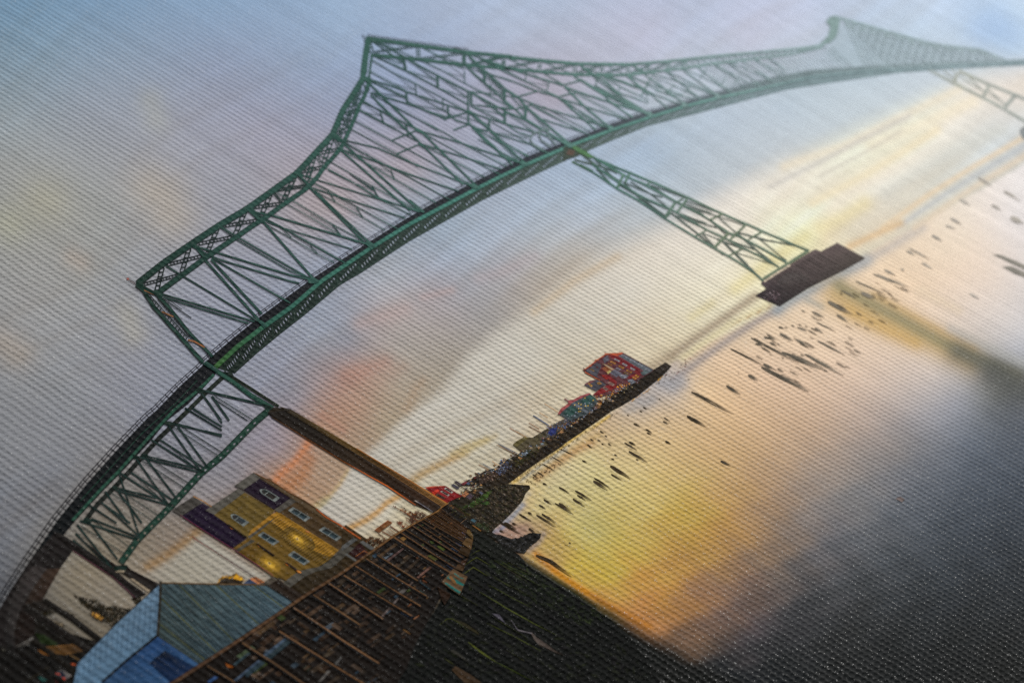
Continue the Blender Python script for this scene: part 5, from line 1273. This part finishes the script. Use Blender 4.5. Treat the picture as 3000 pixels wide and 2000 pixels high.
shape('wall_panel', 'wall', GB, 13, 'L470,830 600,740 690,800 560,900 #2a4c46')
shape('gable', 'wall', GB, 14, 'L330,850 370,825 600,985 560,1000 #5a6068')
Ink().strip(parse('L250,795 300,830')[0], 2.6, '#8a4a4a').build('chimney', 'wall', GB, 14)
for i in range(26):
    a = np.array(parse('L420,930')[0][0]) + v_ * RNG.uniform(-40, 52) + u_ * RNG.uniform(-14, 16)
    Ink().poly([tuple(a + np.array(q)) for q in ((-2.4, 0), (.5, -2.2), (3, -.4), (0, 2))], ['#c09a2c', '#8a94a0', '#5a6a74', '#c8a848', '#7a848c'][i % 5]).build('window', 'wall', GB, 15)
CB = part('printed_cannery', 'yellowish shed and grey sheds on the bank left of the green building')
for nm, rest in (('wall', 'T595,600 640,560 720,515 830,520 960,560 1000,600 820,690 700,690 #4f4630'), ('roof', 'T595,600 640,560 720,515 780,525 690,590 640,630 #5c522c'), ('lit_wall', 'T600,600 630,570 680,610 640,640 #8a7a1c'), ('roof', 'T710,520 740,512 800,545 760,550 #a0901c'), ('wall', 'T460,790 545,762 620,790 560,850 480,850 #2c2416'), ('wall', 'T820,520 1000,410 1170,310 1230,330 1260,360 1000,520 880,560 #4a4138'), ('wall', 'T655,720 740,680 770,700 690,750 #6a7078'), ('wall', 'T160,965 280,900 390,880 440,930 330,1010 230,1050 #33261e')):
    shape(nm, 'wall', CB, 10, rest)
shape('hull', 'wall', CB, 12, 'L20,1270 60,1215 150,1190 130,1240 70,1310 #26306a')
TH = part('printed_town', 'row of tiny houses and sheds along the top of the river bank')
top_ = rows('K640,470 800,400 950,330 T60,1020 200,940 330,885 480,800 620,730 760,660 900,590 1020,520 1130,440 1250,370 1380,290 L560,960 720,850 900,740 1080,640 1240,540')[0][0]
tp = resample(top_, 8.5)
for i, c in enumerate(tp):
    for k in range(2):
        c0 = c + RNG.normal(0, 3.2, 2) + u_ * RNG.uniform(-9, 9)
        L, h = RNG.uniform(3.5, 9), RNG.uniform(3, 9)
        col = lin(['#4a3a2c', '#5c5048', '#3a3026', '#566068', '#6a4a34', '#7a6a58', '#45506a', '#5a2a24', '#2c3a34', '#86603a'][RNG.integers(10)]) * RNG.uniform(.7, 1.2)
        dn, rt = np.array([.85, .53]), np.array([.84, -.54])
        q = [c0 - rt * L / 2, c0 - dn * h * .3, c0 + rt * L / 2, c0 + rt * L / 2 + dn * h, c0 - rt * L / 2 + dn * h]
        s = Ink().poly([tuple(x) for x in q], col)
        s.poly([tuple(x) for x in (q[0], q[1], q[2], c0 + rt * L * .45 + dn * 1.4, c0 - rt * L * .45 + dn * 1.4)], col * 1.5 if i % 2 else col * .6)
        s.z[-5:] = [1.0] * 5
        w0 = c0 + dn * h * .5
        if RNG.random() < .6:
            s.poly([tuple(w0 + np.array(v)) for v in ((-1.5, 0), (0, -1.2), (1.6, .2), (0, 1.3))], ['#d09a3c', '#9aa4b0', '#c8b070'][i % 3]); s.z[-4:] = [1.05] * 4
        s.build('house', 'wall', TH, 11)
MS = part('printed_masts', 'thin boat masts rising along the riverside town')
for i, t in enumerate('T960,130 1115,225;T830,265 1010,380;T560,410 750,515;T410,600 640,720;T430,590 650,700;T780,390 960,480;T640,450 820,560;T250,820 380,890;T205,830 350,900;T360,790 450,850;T1190,70 1240,100;T780,350 900,420;T900,230 1000,290;T470,620 660,730;T160,920 240,970;T60,1000 110,1030'.split(';')):
    Ink().strip(parse(t)[0], 1.7 if i != 1 else 3.6, ['#a07c54', '#6a7080', '#8a5a3c'][i % 3]).build('mast', 'wood', MS, 9)

# ------------------------------------------------------------------ pilings standing in the water
PI = '''T1130,1085 1250,1160 w18;T1310,1125 1510,1240 w24;T1335,1175 1440,1240 w18;T1285,1220 1430,1310 w24;T1080,1270 1300,1400 w20;T1125,1270 1270,1360 w24;T955,1230 1045,1285 w18;T895,1290 980,1335 w20;T770,1380 820,1400 w18;T870,1405 1080,1540 w22;T930,1395 1080,1490 w22;T675,1395 800,1475 w20;T1520,1015 1690,1120 w34;T1530,980 1720,1100 w20;T1720,935 1860,1015 w16;T1715,840 1950,990 w40;T1880,575 2030,665 w18;T1930,565 2010,605 w26;T1930,675 2150,800 w28
T1760,710 1800,725 w16;T1730,755 1765,775 w16;T1395,780 1450,805 w18;T1595,440 1650,470 w16;T1845,430 1870,445 w12;T1650,490 1685,510 w12;T1485,530 1530,555 w14;T1570,540 1605,560 w14;T1450,600 1510,640 w16;T1690,585 1735,610 w14;T1615,585 1645,602 w14;T1985,355 2060,390 w20;T2120,420 2200,465 w18;T2135,460 2190,485 w14;T930,815 1090,905 w10;T1040,730 1195,820 w10;T1130,640 1335,740 w10;T880,910 960,960 w14;T1200,880 1220,890 w12;T1205,935 1230,945 w14;T1020,1070 1045,1080 w12;T860,1180 880,1190 w14;T2010,765 2045,780 w14;T2090,165 2140,190 w14;T2050,210 2090,225 w14;T1905,255 1935,270 w12;T940,1040 990,1060 w20;T1040,825 1060,840 w12;T590,1500 640,1515 w24;T820,935 880,975 w12;T500,1490 640,1566 w30
L2040,705 2352,890 w22;L1940,1025 2210,1180 w34;L1620,1050 1710,1100 w14;L1610,1100 1690,1140 w18;L1335,905 1395,940 w14;L1550,790 1580,810 w14;L1425,795 1450,815 w12;L1680,705 1710,722 w14;L1950,515 1985,528 w12;L1640,1375 1720,1415 w28;L1900,940 1930,955 w14;L1870,660 1890,680 w10;L1140,1510 1260,1590 w24;K1510,735 1680,830 w20;K1745,745 2020,910 w26;K1820,730 2020,845 w24;K1250,850 1530,1005 w34;K1630,705 1690,735 w22;K1415,855 1460,885 w26;K1235,955 1305,990 w26;K1640,930 1740,1000 w30;K2050,360 2200,440 w22;K1845,530 1960,600 w22;K2140,1155 2170,1160 w24;K2190,1125 2230,1140 w20;P1060,105 1200,160 1290,220 1470,350 w44
f60,1130 350,1285 w20;f30,1300 160,1370 w24;f300,1090 400,1150 w20;f450,1015 520,1055 w20;f470,760 800,930 w16;f680,860 980,980 w32;f330,835 560,950 w13;f540,960 870,1130 w28;f680,1020 870,1130 w26;f840,870 1110,1020 w20;f930,780 1120,880 w14;f670,730 760,780 w18;f780,770 870,820 w15;f555,940 630,975 w20;f600,790 650,815 w12;f920,650 1060,720 w9;f910,690 970,730 w11;f890,580 980,620 w15;f1000,510 1170,600 w30;f1060,600 1140,650 w17;f1230,450 1330,490 w28;f1190,370 1400,460 w11;f1310,320 1560,410 w18;f1090,430 1200,490 w11
f500,800 560,810 w14;f560,755 650,770 w16;f820,570 845,585 w9;f660,685 700,695 w14;f750,670 770,685 w12;f380,1000 390,1010 w14;f790,685 860,715 w10;f1560,140 1700,220 w9;f1500,285 1530,295 w10;x2865,520 2905,545 w9;x2810,585 2845,604 w9;x2785,640 2815,656 w8;x2730,690 2760,706 w8;x2905,600 2935,618 w8;x2655,735 2680,748 w7;x2590,790 2625,808 w7;x2700,770 2735,790 w6;x2840,860 2870,878 w6;x2770,660 2800,672 w6;x2940,560 2990,590 w8;i260,40 330,75 w15;c2260,1500 2351,1540 w40'''
PR = [None] * 3
WT = part('printed_pilings', 'rows of old rotted pilings standing in the shallow water')
for p, w, c in rows(PI):
    x = p[0][0]
    col = lerp_table([(1350, '#2b1f10'), (1900, '#3a2e1c'), (2100, '#40392e'), (2500, '#7d7567'), (2620, '#a39a8c'), (2800, '#b3aca2')], x)
    q = resample(p, max(2.5, np.hypot(*(np.array(p[-1]) - p[0])) / 9)); n_ = len(q)
    tp = np.interp(np.linspace(0, 1, n_), [0, .12, .45, .8, 1], [.35, .8, 1, .6, .12])
    bg_ = sky_at(p[-1])
    t_ = np.linspace(0, 1, n_)
    s = Ink().strip(q + RNG.normal(0, .35, (n_, 2)), w, col, None, tp)
    for i in range(n_):                                # the foot dissolves in the water
        f_ = max(0, (t_[i] - .5) / .5) ** 1.4 * .75
        for j in (0, 1): s.c[2 * i + j] = np.asarray(s.c[2 * i + j]) * (1 - f_) + bg_ * f_
    s.build('piling', 'water', WT, 7)
for t, c in (('f2130,185 2200,190 2380,270 2380,300 2240,235', '#8f8a80'), ('f2200,270 2260,265 2380,320 2380,350 2290,320', '#8f8a80'), ('i1465,300 1500,285 1530,305 1510,325', '#6f6360'), ('c2320,900 2370,860 2400,960 2340,960', '#8a8f90')):
    Ink().poly(parse(t)[0], c).build('piling', 'water', WT, 7)
foliage('stakes', WT, 'T700,1020 1000,860 1100,800 1160,820 1000,930 860,1060', 60, 2.4, ['#4a3418', '#6a4a20'], 7, 32)
foliage('stakes', WT, 'L1480,560 1900,250 2000,230 1900,420 1600,600', 46, 2.2, ['#6a5a50', '#8a4a3c', '#4a4440'], 7, 32)

P_ = np.array(parse('f420,640 900,520 1150,420 1500,330 1560,430 1250,760 1120,960 760,1080 480,900')[0])
k = 0
while k < 70:
    c = RNG.uniform(P_.min(0), P_.max(0))
    if not inside(c[None], P_)[0]: continue
    L = RNG.uniform(8, 38); w_ = RNG.uniform(2.0, 5.5)
    t = np.array([math.cos(math.radians(30)), math.sin(math.radians(30))]); bg_ = sky_at(c)
    q = np.array([c + t * L * f for f in np.linspace(0, 1, 6)])
    s = Ink().strip(q, w_, mix('#4a4238', bg_, RNG.uniform(.1, .65)), None, [.2, .9, 1, .8, .5, .1])
    s.build('piling', 'water', WT, 7); k += 1
